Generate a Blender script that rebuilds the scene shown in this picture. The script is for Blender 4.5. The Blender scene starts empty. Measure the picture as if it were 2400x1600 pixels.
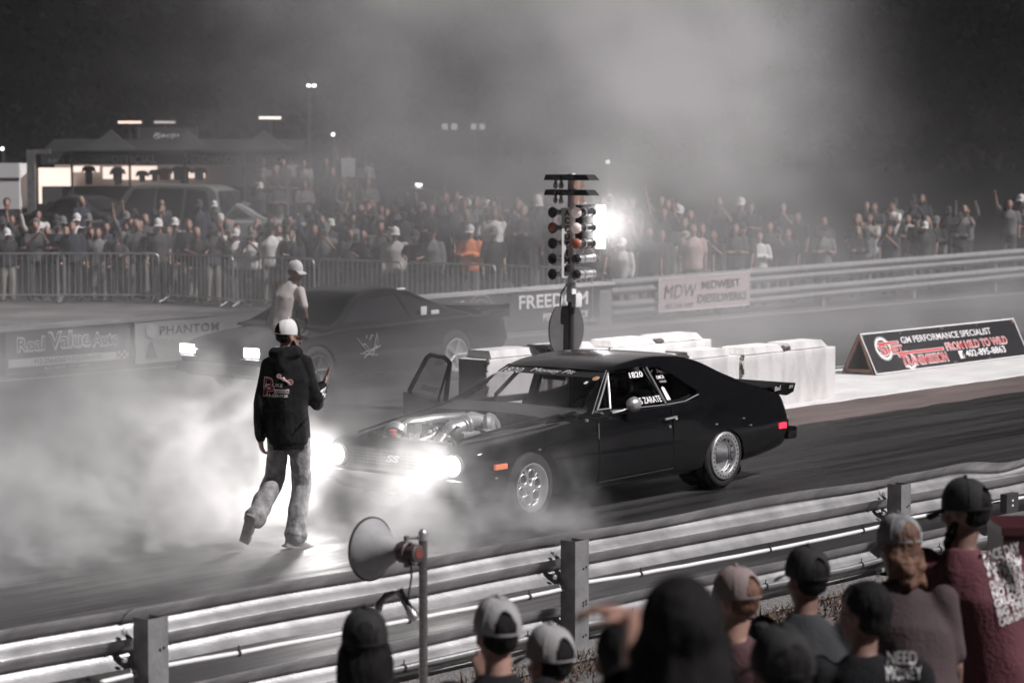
import bpy, bmesh, math, random
from mathutils import Vector, Matrix, noise
from mathutils.bvhtree import BVHTree

# ---------------------------------------------------------------- camera, world, light, exposure
# world axes: X runs along the drag strip, Y across it, Z up; the camera stands at the origin, 3.13 m up
SC = bpy.context.scene
COL = SC.collection
R = math.radians
PHI = R(40.0077)
cam_d = bpy.data.cameras.new('camera')
cam_d.lens = 85; cam_d.sensor_width = 36; cam_d.clip_start = 0.2; cam_d.clip_end = 600
cam_d.dof.use_dof = True; cam_d.dof.focus_distance = 20.4; cam_d.dof.aperture_fstop = 2.8
cam = bpy.data.objects.new('camera', cam_d); COL.objects.link(cam)
cam.location = (0, 0, 3.13); cam.rotation_euler = (R(90 - 4.2635), 0, PHI - R(90))
SC.camera = cam

world = bpy.data.worlds.new('World'); SC.world = world; world.use_nodes = True
wn = world.node_tree.nodes; wl = world.node_tree.links
bgn = [n for n in wn if n.type == 'BACKGROUND'][0]
bgn.inputs['Color'].default_value = (0.044, 0.041, 0.048, 1)      # night sky, a little town glow
bgn.inputs['Strength'].default_value = 0.07; world.cycles.sampling_method = 'NONE'

sun_d = bpy.data.lights.new('sun', 'SUN'); sun_d.energy = 4.6; sun_d.angle = R(0.6); sun_d.color = (1.0, 0.975, 0.985)
sun = bpy.data.objects.new('sun', sun_d); COL.objects.link(sun)
SUN_DIR = Vector((-0.22, 0.62, -0.72)).normalized()               # the floodlight over the near stand
sun.rotation_euler = SUN_DIR.to_track_quat('-Z', 'Y').to_euler()

vs = SC.view_settings
vs.view_transform = 'Standard'; vs.look = 'None'; vs.exposure = 0.0; vs.gamma = 1.0
cy = SC.cycles
cy.max_bounces = 5; cy.diffuse_bounces = 2; cy.glossy_bounces = 3; cy.transmission_bounces = 3
cy.volume_bounces = 1; cy.transparent_max_bounces = 8
cy.sample_clamp_indirect = 2.0; cy.sample_clamp_direct = 12
cy.caustics_reflective = False; cy.caustics_refractive = False
cy.volume_step_rate = 1.5; cy.volume_max_steps = 256
cy.use_denoising = True; cy.denoiser = 'OPENIMAGEDENOISE'; cy.denoising_input_passes = 'RGB_ALBEDO_NORMAL'; cy.denoising_prefilter = 'ACCURATE'
cy.use_light_tree = False; cy.use_adaptive_sampling = True; cy.adaptive_threshold = 0.02

rnd = random.Random(11)

# ---------------------------------------------------------------- helpers
FWD = Vector((math.cos(PHI), math.sin(PHI), 0)); RGT = Vector((math.sin(PHI), -math.cos(PHI), 0)); UPV = Vector((0, 0, 1))
def V(*a): return Vector(a)

def pos_of(o):
    p = Vector((0, 0, 0))
    while o is not None:
        p = p + o.location; o = o.parent
    return p

def tag(o, label=None, cat=None, group=None, kind=None):
    if label: o['label'] = label
    if cat: o['category'] = cat
    if group: o['group'] = group
    if kind: o['kind'] = kind
    return o

def thing(name, label, cat, loc=(0, 0, 0), rz=0.0, group=None):
    o = bpy.data.objects.new(name, None); COL.objects.link(o)
    o.location = loc; o.rotation_euler = (0, 0, rz); o.empty_display_size = 0.2
    return tag(o, label, cat, group)

def sharp(me, ang=38):
    bm = bmesh.new(); bm.from_mesh(me); c = math.cos(R(ang))
    for f in bm.faces: f.smooth = True
    for e in bm.edges:
        if len(e.link_faces) == 2:
            e.smooth = e.link_faces[0].normal.dot(e.link_faces[1].normal) > c
        else: e.smooth = False
    bm.to_mesh(me); bm.free()

def link(name, me, mats, parent=None, origin=None):
    """One mesh object; ORIGIN (or the parent's place) is taken off the vertices, which are modelled in world space."""
    if mats is not None and not isinstance(mats, (list, tuple)): mats = [mats]
    for m in mats or []: me.materials.append(m)
    o = bpy.data.objects.new(name, me); COL.objects.link(o)
    if parent is not None:
        o.parent = parent
        off = pos_of(parent) if origin is None else Vector(origin)
        if off.length > 0: me.transform(Matrix.Translation(-off))
    elif origin is not None:
        me.transform(Matrix.Translation(-Vector(origin))); o.location = origin
    return o

def frame(d):
    d = d.normalized()
    a = Vector((0, 0, 1)) if abs(d.z) < 0.9 else Vector((1, 0, 0))
    u = d.cross(a).normalized(); v = d.cross(u).normalized()
    return u, v

class MB:
    """Collects shapes, then builds ONE mesh object."""
    def __init__(s): s.v = []; s.f = []; s.mi = []; s.m = 0
    def add(s, vs, fs):
        b = len(s.v); s.v += [tuple(p) for p in vs]
        for f in fs: s.f.append(tuple(b + i for i in f)); s.mi.append(s.m)
        return s
    def box(s, x0, y0, z0, x1, y1, z1, bev=0.0):
        if bev <= 0:
            vs = [(x, y, z) for z in (z0, z1) for y in (y0, y1) for x in (x0, x1)]
            return s.add(vs, [(0, 2, 3, 1), (4, 5, 7, 6), (0, 1, 5, 4), (2, 6, 7, 3), (0, 4, 6, 2), (1, 3, 7, 5)])
        bm = bmesh.new(); bmesh.ops.create_cube(bm, size=1)
        for v in bm.verts: v.co = (x0 + (v.co.x + .5) * (x1 - x0), y0 + (v.co.y + .5) * (y1 - y0), z0 + (v.co.z + .5) * (z1 - z0))
        bmesh.ops.bevel(bm, geom=bm.edges[:], offset=bev, segments=2, affect='EDGES', profile=0.5)
        return s.bm(bm)
    def bm(s, bm):
        bm.verts.index_update()
        s.add([v.co for v in bm.verts], [[v.index for v in f.verts] for f in bm.faces]); bm.free(); return s
    def obox(s, c, ax, ay, az, hx, hy, hz):
        """box about C with half sizes along three axes"""
        c = Vector(c); vs = [c + ax * (i * hx) + ay * (j * hy) + az * (k * hz) for k in (-1, 1) for j in (-1, 1) for i in (-1, 1)]
        return s.add(vs, [(0, 2, 3, 1), (4, 5, 7, 6), (0, 1, 5, 4), (2, 6, 7, 3), (0, 4, 6, 2), (1, 3, 7, 5)])
    def tube(s, pts, r, n=10, cap=True):
        pts = [Vector(p) for p in pts]; rs = r if isinstance(r, (list, tuple)) else [r] * len(pts)
        rings = []; u = None
        for i, p in enumerate(pts):
            d = (pts[min(i + 1, len(pts) - 1)] - pts[max(i - 1, 0)])
            if d.length < 1e-9: d = Vector((0, 0, 1))
            d.normalize()
            if u is None: u, w = frame(d)
            else:
                u = (u - d * u.dot(d)); u = u.normalized() if u.length > 1e-6 else frame(d)[0]
                w = d.cross(u).normalized()
            w = d.cross(u).normalized()
            rings.append([p + (u * math.cos(2 * math.pi * k / n) + w * math.sin(2 * math.pi * k / n)) * rs[i] for k in range(n)])
        vs = [p for r_ in rings for p in r_]; fs = []
        for i in range(len(pts) - 1):
            for k in range(n):
                fs.append((i * n + k, i * n + (k + 1) % n, (i + 1) * n + (k + 1) % n, (i + 1) * n + k))
        if cap:
            fs.append(tuple(range(n - 1, -1, -1))); fs.append(tuple((len(pts) - 1) * n + k for k in range(n)))
        return s.add(vs, fs)
    def lathe(s, c, axis, prof, n=32, closed=False):
        """PROF: (distance along the axis, radius)"""
        c = Vector(c); axis = Vector(axis).normalized(); u, w = frame(axis); vs = []; fs = []
        for t, r in prof:
            for k in range(n):
                a = 2 * math.pi * k / n
                vs.append(c + axis * t + (u * math.cos(a) + w * math.sin(a)) * max(r, 1e-5))
        m = len(prof)
        for i in range(m if closed else m - 1):
            j = (i + 1) % m
            for k in range(n): fs.append((i * n + k, i * n + (k + 1) % n, j * n + (k + 1) % n, j * n + k))
        return s.add(vs, fs)
    def prism(s, poly, d):
        poly = [Vector(p) for p in poly]; d = Vector(d); n = len(poly)
        fs = [tuple(range(n - 1, -1, -1)), tuple(n + i for i in range(n))]
        fs += [(i, (i + 1) % n, n + (i + 1) % n, n + i) for i in range(n)]
        return s.add(poly + [p + d for p in poly], fs)
    def grid(s, fn, nu, nv):
        vs = [fn(i / nu, j / nv) for j in range(nv + 1) for i in range(nu + 1)]; w = nu + 1
        return s.add(vs, [(j * w + i, j * w + i + 1, (j + 1) * w + i + 1, (j + 1) * w + i) for j in range(nv) for i in range(nu)])
    def ball(s, c, r, nu=16, nv=10, rot=None):
        r = r if isinstance(r, (tuple, list)) else (r, r, r); c = Vector(c); vs = []; fs = []
        for j in range(nv + 1):
            t = math.pi * j / nv
            for i in range(nu):
                a = 2 * math.pi * i / nu
                p = Vector((r[0] * math.sin(t) * math.cos(a), r[1] * math.sin(t) * math.sin(a), r[2] * math.cos(t)))
                if rot is not None: p = rot @ p
                vs.append(c + p)
        for j in range(nv):
            for i in range(nu):
                fs.append((j * nu + i, (j + 1) * nu + i, (j + 1) * nu + (i + 1) % nu, j * nu + (i + 1) % nu))
        return s.add(vs, fs)
    def mesh(s, name, ang=38, fix=True):
        me = bpy.data.meshes.new(name); me.from_pydata(s.v, [], s.f)
        me.polygons.foreach_set('material_index', s.mi); me.validate(); me.update()
        if fix:
            bm = bmesh.new(); bm.from_mesh(me)
            bmesh.ops.remove_doubles(bm, verts=bm.verts[:], dist=1e-5)
            bmesh.ops.recalc_face_normals(bm, faces=bm.faces[:]); bm.to_mesh(me); bm.free()
        sharp(me, ang); return me
    def build(s, name, mats, parent=None, origin=None, ang=38, fix=True):
        return link(name, s.mesh(name, ang, fix), mats, parent, origin)

def evaluated(me, mods):
    """ME after MODS = [(type, {settings})], as a new mesh."""
    o = bpy.data.objects.new('tmp', me); COL.objects.link(o)
    for t, kw in mods:
        m = o.modifiers.new(t, t)
        for k, v in kw.items(): setattr(m, k, v)
    dg = bpy.context.evaluated_depsgraph_get()
    out = bpy.data.meshes.new_from_object(o.evaluated_get(dg))
    bpy.data.objects.remove(o); return out

def boolean(me, cutters, op='DIFFERENCE'):
    cur = me; objs = []
    o = bpy.data.objects.new('tmp', me); COL.objects.link(o)
    for c in cutters:
        k = bpy.data.objects.new('cut', c); COL.objects.link(k); objs.append(k)
        m = o.modifiers.new('b', 'BOOLEAN'); m.operation = op; m.solver = 'EXACT'; m.object = k
    dg = bpy.context.evaluated_depsgraph_get()
    out = bpy.data.meshes.new_from_object(o.evaluated_get(dg))
    for k in objs + [o]: bpy.data.objects.remove(k)
    return out

def dup(o, loc=None, rz=None, label=None, mats=None):
    """A copy of a thing with copies of its parts and sub-parts; MATS: {part name: material}."""
    def cp(s, parent):
        c = s.copy(); COL.objects.link(c)
        if parent is not None: c.parent = parent
        for ch in s.children: cp(ch, c)
        return c
    r = cp(o, None)
    if loc is not None: r.location = loc
    if rz is not None: r.rotation_euler[2] = rz
    if label: r['label'] = label
    return r

# ---------------------------------------------------------------- lettering
def text_mesh(s, bold=0.0, shear=0.0, space=1.0, depth=0.0):
    c = bpy.data.curves.new('t', 'FONT'); c.body = s; c.size = 1; c.offset = bold; c.shear = shear
    c.space_character = space; c.extrude = depth; c.resolution_u = 3; c.fill_mode = 'BOTH' if depth else 'FRONT'
    o = bpy.data.objects.new('t', c); COL.objects.link(o)
    dg = bpy.context.evaluated_depsgraph_get()
    me = bpy.data.meshes.new_from_object(o.evaluated_get(dg))
    bpy.data.objects.remove(o); bpy.data.curves.remove(c); return me

def lettering(s, at, right, up, h, m, parent, w=None, bold=0.0, shear=0.0, space=1.0, lift=0.004, onto=None, name='lettering', arc=0.0, box=None):
    """Letters of cap height H standing on the line from AT along RIGHT; W squeezes them to that width. ONTO: a BVH to lay them on."""
    me = text_mesh(s, bold, shear, space)
    if not len(me.vertices): return None
    right = Vector(right).normalized(); up = Vector(up); up = (up - right * up.dot(right)).normalized(); nrm = right.cross(up).normalized()
    x0 = min(v.co.x for v in me.vertices); x1 = max(v.co.x for v in me.vertices)
    k = h / 0.69; kx = k if w is None else w / (x1 - x0)
    if onto is not None:
        bm = bmesh.new(); bm.from_mesh(me)
        bmesh.ops.triangulate(bm, faces=bm.faces[:])
        for _ in range(3):
            lim = 0.022 / max(k, kx)
            es = [e for e in bm.edges if e.calc_length() > lim]
            if not es: break
            bmesh.ops.subdivide_edges(bm, edges=es, cuts=1)
        bmesh.ops.triangulate(bm, faces=bm.faces[:]); bm.to_mesh(me); bm.free()
    at = Vector(at)
    for v in me.vertices:
        x = (v.co.x - x0) * kx; y = v.co.y * k
        if arc: y += arc * math.sin(math.pi * (v.co.x - x0) / (x1 - x0))
        p = at + right * x + up * y
        if onto is not None:
            hit = onto.ray_cast(p + nrm * 0.6, -nrm, 1.6)
            p = hit[0] + nrm * lift if hit[0] is not None else p
        else: p = p + nrm * lift
        v.co = p
    me.update()
    return link(name, me, m, parent)

def bvh_of(me):
    return BVHTree.FromPolygons([v.co.copy() for v in me.vertices], [tuple(p.vertices) for p in me.polygons])

# ---------------------------------------------------------------- materials
def mat(name, col, rough=0.6, metal=0.0, coat=0.0, var=0.0, vscale=6.0, bump=0.0, bscale=40.0, spec=0.5, emit=None, estr=0.0, stretch=None, col2=None, detail=4.0, contrast=None, noemis=True):
    m = bpy.data.materials.new(name); m.use_nodes = True; nt = m.node_tree; n = nt.nodes; l = nt.links
    b = n['Principled BSDF']
    col = (col, col, col) if isinstance(col, (int, float)) else col
    b.inputs['Base Color'].default_value = (*col, 1); b.inputs['Roughness'].default_value = rough
    b.inputs['Metallic'].default_value = metal; b.inputs['Coat Weight'].default_value = coat
    b.inputs['Coat Roughness'].default_value = 0.05; b.inputs['Specular IOR Level'].default_value = spec
    if emit is not None:
        b.inputs['Emission Color'].default_value = (*emit, 1); b.inputs['Emission Strength'].default_value = estr
        if noemis: m.cycles.emission_sampling = 'NONE'
    if var or bump or col2:
        tc = n.new('ShaderNodeTexCoord'); src = tc.outputs['Object']
        if stretch:
            mp = n.new('ShaderNodeMapping'); mp.inputs['Scale'].default_value = stretch; l.new(src, mp.inputs[0]); src = mp.outputs[0]
        if var or col2:
            nz = n.new('ShaderNodeTexNoise'); nz.inputs['Scale'].default_value = vscale; nz.inputs['Detail'].default_value = detail
            nz.inputs['Roughness'].default_value = 0.6; l.new(src, nz.inputs['Vector'])
            rp = n.new('ShaderNodeValToRGB')
            lo, hi = contrast or (0.3, 0.7)
            rp.color_ramp.elements[0].position = lo; rp.color_ramp.elements[1].position = hi
            c1 = tuple(c * (1 - var) for c in col); c2 = col2 or tuple(min(1, c * (1 + var)) for c in col)
            rp.color_ramp.elements[0].color = (*c1, 1); rp.color_ramp.elements[1].color = (*c2, 1)
            l.new(nz.outputs['Fac'], rp.inputs[0]); l.new(rp.outputs[0], b.inputs['Base Color'])
        if bump:
            nb = n.new('ShaderNodeTexNoise'); nb.inputs['Scale'].default_value = bscale; nb.inputs['Detail'].default_value = 3
            l.new(src, nb.inputs['Vector'])
            bp = n.new('ShaderNodeBump'); bp.inputs['Strength'].default_value = bump; bp.inputs['Distance'].default_value = 0.02
            l.new(nb.outputs['Fac'], bp.inputs['Height']); l.new(bp.outputs[0], b.inputs['Normal'])
    return m

def glass(name, tint, gloss=0.06):
    m = bpy.data.materials.new(name); m.use_nodes = True; nt = m.node_tree; n = nt.nodes; l = nt.links
    n.remove(n['Principled BSDF']); out = n['Material Output']
    t = n.new('ShaderNodeBsdfTransparent'); t.inputs[0].default_value = (*tint, 1)
    g = n.new('ShaderNodeBsdfGlossy'); g.inputs['Roughness'].default_value = 0.03
    lw = n.new('ShaderNodeLayerWeight'); lw.inputs[0].default_value = 0.5; pw = n.new('ShaderNodeMath'); pw.operation = 'POWER'; l.new(lw.outputs['Facing'], pw.inputs[0]); pw.inputs[1].default_value = 4.5
    fr = n.new('ShaderNodeMath'); fr.operation = 'MULTIPLY_ADD'; l.new(pw.outputs[0], fr.inputs[0]); fr.inputs[1].default_value = 0.7; fr.inputs[2].default_value = 0.035
    mx = n.new('ShaderNodeMixShader'); l.new(fr.outputs[0], mx.inputs[0]); l.new(t.outputs[0], mx.inputs[1]); l.new(g.outputs[0], mx.inputs[2])
    l.new(mx.outputs[0], out.inputs['Surface']); return m

M = {}
M['black_paint'] = mat('black_paint', (0.005, 0.005, 0.006), 0.16, coat=0.5)
M['matte_black'] = mat('matte_black', (0.014, 0.013, 0.015), 0.75)
M['dark_panel'] = mat('dark_panel', (0.05, 0.048, 0.05), 0.5, var=0.15, vscale=4)
M['rubber'] = mat('rubber', (0.018, 0.017, 0.018), 0.7, var=0.3, vscale=9, bump=0.15, bscale=60)
M['chrome'] = mat('chrome', (0.80, 0.79, 0.80), 0.30, metal=0.75)
M['alloy'] = mat('alloy', (0.66, 0.65, 0.66), 0.36, metal=0.7, var=0.1, vscale=12)
M['galv'] = mat('galvanised_steel', (0.50, 0.49, 0.495), 0.40, metal=0.82, var=0.30, vscale=4, detail=9, bump=0.12, bscale=70)
M['galv_dull'] = mat('weathered_steel', (0.27, 0.265, 0.265), 0.5, metal=0.3, var=0.28, vscale=7, bump=0.15, bscale=60)
M['white'] = mat('white_paint', (0.8, 0.78, 0.78), 0.5)
M['white_vinyl'] = mat('white_vinyl', (0.82, 0.80, 0.80), 0.5)
M['red_vinyl'] = mat('red_vinyl', (0.62, 0.06, 0.06), 0.5)
M['crimson'] = mat('crimson_print', (0.38, 0.02, 0.05), 0.7)
M['grey_vinyl'] = mat('grey_vinyl', (0.24, 0.23, 0.24), 0.5)
M['dark_vinyl'] = mat('dark_vinyl', (0.03, 0.028, 0.03), 0.5)
M['wood'] = mat('timber', (0.20, 0.105, 0.075), 0.7, var=0.35, vscale=3, stretch=(2, 30, 30))
M['skin'] = mat('skin', (0.34, 0.195, 0.155), 0.55, var=0.12, vscale=14, bump=0.05, bscale=120)
M['skin_tan'] = mat('skin_tan', (0.19, 0.105, 0.085), 0.55, var=0.12, vscale=14)
M['hair_dark'] = mat('hair_dark', (0.008, 0.007, 0.007), 0.8, spec=.2, var=0.4, vscale=60, bump=0.5, bscale=90, stretch=(1, 1, 0.25))
M['hair_ginger'] = mat('hair_ginger', (0.115, 0.052, 0.030), 0.7, var=0.5, vscale=22, bump=0.6, bscale=45)
M['canopy'] = mat('peaked_canopy_cloth', (.02, .02, .021), .8, var=.3, vscale=2)
M['pane'] = mat('dark_pane', (.02, .02, .022), .12)
M['glass_dark'] = glass('tinted_glass', (0.36, 0.35, 0.36))
M['glass_side'] = glass('side_glass', (0.34, 0.33, 0.34))
# ---------------------------------------------------------------- the setting: ground, strip, centre island
def hill(x, y):
    d = 0.766 * x + 0.643 * y
    h = 0.0
    if x > 30 and y > 28.5:
        h = max(h, 0.040 * max(0.0, d - 55.5))
        yr = 28.9 + 0.085 * (x - 28); k = max(0.0, min(1.0, (yr + 9 - y) / 4))
        h = max(h, k * min(1.0, max(0, (x - 36.5) / 1.5)) * (min(0.42, max(0.0, y - yr)) + max(0.0, 0.05 * (y - yr - 0.4))))
    if y < 9.1 and x < 40:
        h = -0.36 * min(1.0, max(0.0, (9.1 - y) / 1.7))
    return min(h, 2.6)

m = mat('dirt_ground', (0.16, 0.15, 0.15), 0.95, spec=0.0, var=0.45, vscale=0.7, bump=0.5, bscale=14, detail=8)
g = MB()
xs = [-60, -30, -12] + [i for i in range(-6, 70)] + [76, 84, 94, 106, 120, 150, 220, 320]
ys = [-40, -20, -8] + [i for i in range(-4, 8)] + [8.1, 8.5, 8.9, 9.3] + [i for i in range(10, 28)] + [28.5 + .5 * i for i in range(12)] + [i for i in range(35, 76)] + [82, 92, 104, 120, 150, 220, 320]
n = len(xs)
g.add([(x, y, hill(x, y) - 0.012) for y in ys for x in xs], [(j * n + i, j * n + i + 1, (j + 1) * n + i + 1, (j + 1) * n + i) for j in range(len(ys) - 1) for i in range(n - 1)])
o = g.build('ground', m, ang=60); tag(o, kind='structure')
nt = m.node_tree; b = nt.nodes['Principled BSDF']; src = b.inputs['Base Color'].links[0].from_socket      # beyond the paddock the colour is darkened to imitate floodlight falloff
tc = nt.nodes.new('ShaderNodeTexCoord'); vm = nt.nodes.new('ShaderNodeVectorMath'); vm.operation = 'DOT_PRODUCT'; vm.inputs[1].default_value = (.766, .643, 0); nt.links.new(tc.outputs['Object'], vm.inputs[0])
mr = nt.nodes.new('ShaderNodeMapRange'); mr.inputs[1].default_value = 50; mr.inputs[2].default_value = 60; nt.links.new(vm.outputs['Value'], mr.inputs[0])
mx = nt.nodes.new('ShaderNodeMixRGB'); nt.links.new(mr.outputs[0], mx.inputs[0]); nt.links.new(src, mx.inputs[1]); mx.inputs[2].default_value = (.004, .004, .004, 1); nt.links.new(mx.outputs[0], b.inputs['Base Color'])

# strip surface: dark rubbered lane with long streaks, pale where worn and where headlight glow is painted
def strip_material():
    m = bpy.data.materials.new('rubbered_asphalt'); m.use_nodes = True; nt = m.node_tree; n = nt.nodes; l = nt.links
    b = n['Principled BSDF']; tc = n.new('ShaderNodeTexCoord')
    def nz(scale, stretch, det=5):
        mp = n.new('ShaderNodeMapping'); mp.inputs['Scale'].default_value = stretch; l.new(tc.outputs['Object'], mp.inputs[0])
        t = n.new('ShaderNodeTexNoise'); t.inputs['Scale'].default_value = scale; t.inputs['Detail'].default_value = det; t.inputs['Roughness'].default_value = 0.65
        l.new(mp.outputs[0], t.inputs['Vector']); return t.outputs['Fac']
    streak = nz(1.0, (0.14, 3.2, 1)); fine = nz(1.0, (0.5, 26, 1)); patch = nz(0.34, (0.8, 1.3, 1)); grit = nz(70, (1, 1, 1), 2)
    def ramp(src, a, ca, b_, cb):
        r = n.new('ShaderNodeValToRGB'); e = r.color_ramp.elements; e[0].position = a; e[1].position = b_
        e[0].color = (*ca, 1); e[1].color = (*cb, 1); l.new(src, r.inputs[0]); return r.outputs[0]
    base = ramp(streak, 0.40, (0.006, 0.0056, 0.0062), 0.72, (0.046, 0.044, 0.045))
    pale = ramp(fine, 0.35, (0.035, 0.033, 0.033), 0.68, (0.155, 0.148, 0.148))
    # launch pad before the near car: bare concrete, with headlight glow painted in
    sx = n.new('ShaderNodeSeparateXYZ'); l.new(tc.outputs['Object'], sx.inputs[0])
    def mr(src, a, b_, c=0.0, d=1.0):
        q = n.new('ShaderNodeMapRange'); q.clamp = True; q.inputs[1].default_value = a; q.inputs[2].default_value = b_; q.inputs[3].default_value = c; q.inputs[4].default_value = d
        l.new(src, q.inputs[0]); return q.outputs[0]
    def mth(op, a, b_):
        q = n.new('ShaderNodeMath'); q.operation = op
        for i, s in enumerate((a, b_)):
            if isinstance(s, (int, float)): q.inputs[i].default_value = s
            else: l.new(s, q.inputs[i])
        return q.outputs[0]
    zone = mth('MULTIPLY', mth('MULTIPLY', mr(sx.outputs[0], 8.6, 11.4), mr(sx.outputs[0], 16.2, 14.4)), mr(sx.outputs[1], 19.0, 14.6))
    wear_glow = mth('MULTIPLY', zone, ramp(patch, 0.30, (0.15,) * 3, 0.58, (1,) * 3))
    edge = mth('MULTIPLY', mth('GREATER_THAN', sx.outputs[0], 15.0), 0.0)
    mx = n.new('ShaderNodeMixRGB'); l.new(wear_glow, mx.inputs[0]); l.new(base, mx.inputs[1]); l.new(pale, mx.inputs[2])
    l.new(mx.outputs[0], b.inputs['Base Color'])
    rr = ramp(streak, 0.3, (0.42,) * 3, 0.7, (0.72,) * 3); l.new(rr, b.inputs['Roughness'])
    bp = n.new('ShaderNodeBump'); bp.inputs['Strength'].default_value = 0.35; bp.inputs['Distance'].default_value = 0.004
    l.new(mth('ADD', grit, mth('MULTIPLY', fine, 1.5)), bp.inputs['Height']); l.new(bp.outputs[0], b.inputs['Normal'])
    return m
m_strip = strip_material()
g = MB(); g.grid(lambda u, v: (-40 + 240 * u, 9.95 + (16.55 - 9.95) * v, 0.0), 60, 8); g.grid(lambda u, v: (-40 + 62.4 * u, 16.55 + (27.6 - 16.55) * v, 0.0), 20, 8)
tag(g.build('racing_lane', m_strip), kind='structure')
m_far = mat('far_lane_asphalt', (0.055, 0.053, 0.055), 0.6, var=0.4, vscale=1.0, stretch=(0.12, 2.5, 1), bump=0.2, bscale=60)
g = MB(); g.grid(lambda u, v: (22.4 + 180 * u, 19.5 + (27.6 - 19.5) * v, 0.0), 60, 8)
tag(g.build('far_lane_road', m_far), kind='structure')
g = MB(); g.grid(lambda u, v: (-40 + 240 * u, 27.6 + (27.72 - 27.6) * v, 0.006), 60, 1); g.grid(lambda u, v: (22.5 + 180 * u, 19.75 + .10 * v, 0.006), 60, 1)
tag(g.build('lane_line_markings', mat('worn_line_paint', (0.5, 0.49, 0.49), 0.7, var=0.3, vscale=3)), kind='structure')
# rust coloured asphalt edge and the whitewashed island with a ragged edge
m = mat('rusty_asphalt_edge', (0.13, 0.10, 0.095), 0.85, var=0.3, vscale=1.5, bump=0.4, bscale=60, stretch=(0.35, 2, 1))
g = MB()
def ragged(x, a): return a * (noise.noise((x * 1.7, 3.1, 0)) + 0.6 * noise.noise((x * 5.1, 9.2, 0)))
N = 700
g.add([p for i in range(N + 1) for x in [17.2 + 180 * i / N] for p in ((x, 15.75 + ragged(x, .10), 0.004), (x, 17.05, 0.004))], [(2 * i, 2 * i + 2, 2 * i + 3, 2 * i + 1) for i in range(N)])
tag(g.build('asphalt_edge_road', m), kind='structure')
m = mat('whitewashed_concrete', (0.66, 0.645, 0.64), 0.85, var=0.14, vscale=2.2, bump=0.3, bscale=30, stretch=(0.5, 1, 1), detail=9, contrast=(0.25, 0.6))
g = MB()
g.add([p for i in range(N + 1) for x in [22.4 + 180 * i / N] for p in ((x, 16.92 + ragged(x, .05), 0.0), (x, 16.93 + ragged(x, .05), 0.022), (x, 19.5, 0.022))], [(3 * i + k, 3 * i + 3 + k, 3 * i + 4 + k, 3 * i + 1 + k) for i in range(N) for k in (0, 1)])
tag(g.build('island_pavement', m, ang=60), kind='structure')
# gravel shoulder under the near guardrail
m = mat('gravel_shoulder', (0.20, 0.19, 0.185), 0.95, var=0.75, vscale=75, bump=1.0, bscale=85, detail=2, contrast=(0.35, 0.62))
g = MB(); g.grid(lambda u, v: (-10 + 60 * u, 9.3 + (9.95 - 9.3) * v + 0, 0.004), 60, 4)
tag(g.build('gravel', m), kind='structure')

# dark wood added to stop the lit haze and hide the horizon
mt = mat('night_foliage', (0.003, 0.0032, 0.003), 0.95, spec=.0, var=.5, vscale=.8)  # near-black leaf colour stands in for floodlight not reaching this far
g = MB(); q = random.Random(21)
for k in range(64):
    t = k / 63; u = -60 + 150 * t + q.uniform(-2, 2); dep = 128 + q.uniform(-7, 7)
    c0 = FWD * dep + RGT * u; h = q.uniform(11.5, 15.0); w = q.uniform(2.6, 4.2)
    for _ in range(900):
        a = Vector((q.gauss(0, 1), q.gauss(0, 1), q.gauss(0, 1))).normalized() * (q.random() ** .4)
        p = c0 + Vector((a.x * w, a.y * w, 1.0 + h * .56 + a.z * h * .5)); s = q.uniform(.2, .5)
        e1 = Vector((q.gauss(0, 1), q.gauss(0, 1), q.gauss(0, 1))).normalized(); e2 = e1.cross(Vector((q.gauss(0, 1), q.gauss(0, 1), q.gauss(0, 1)))).normalized()
        g.add([p - e1 * s, p + e2 * s, p + e1 * s, p - e2 * s], [(0, 1, 2, 3)])
tag(g.build('added_treeline', mt, fix=False), 'dark wood along the horizon beyond the crowd', 'trees', kind='stuff')
# ---------------------------------------------------------------- a picture position (2352 px wide) at a distance DEP along the view
PITCH = R(4.2635); FPX = 85 / 36 * 2352
def at(px, py, dep):
    r = (px - 1176) / FPX; d = (py - 784) / FPX
    fh = math.cos(PITCH) - d * math.sin(PITCH); z = -math.sin(PITCH) - d * math.cos(PITCH)
    return FWD * (fh * dep) + RGT * (r * dep) + Vector((0, 0, 3.13 + z * dep))

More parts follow.
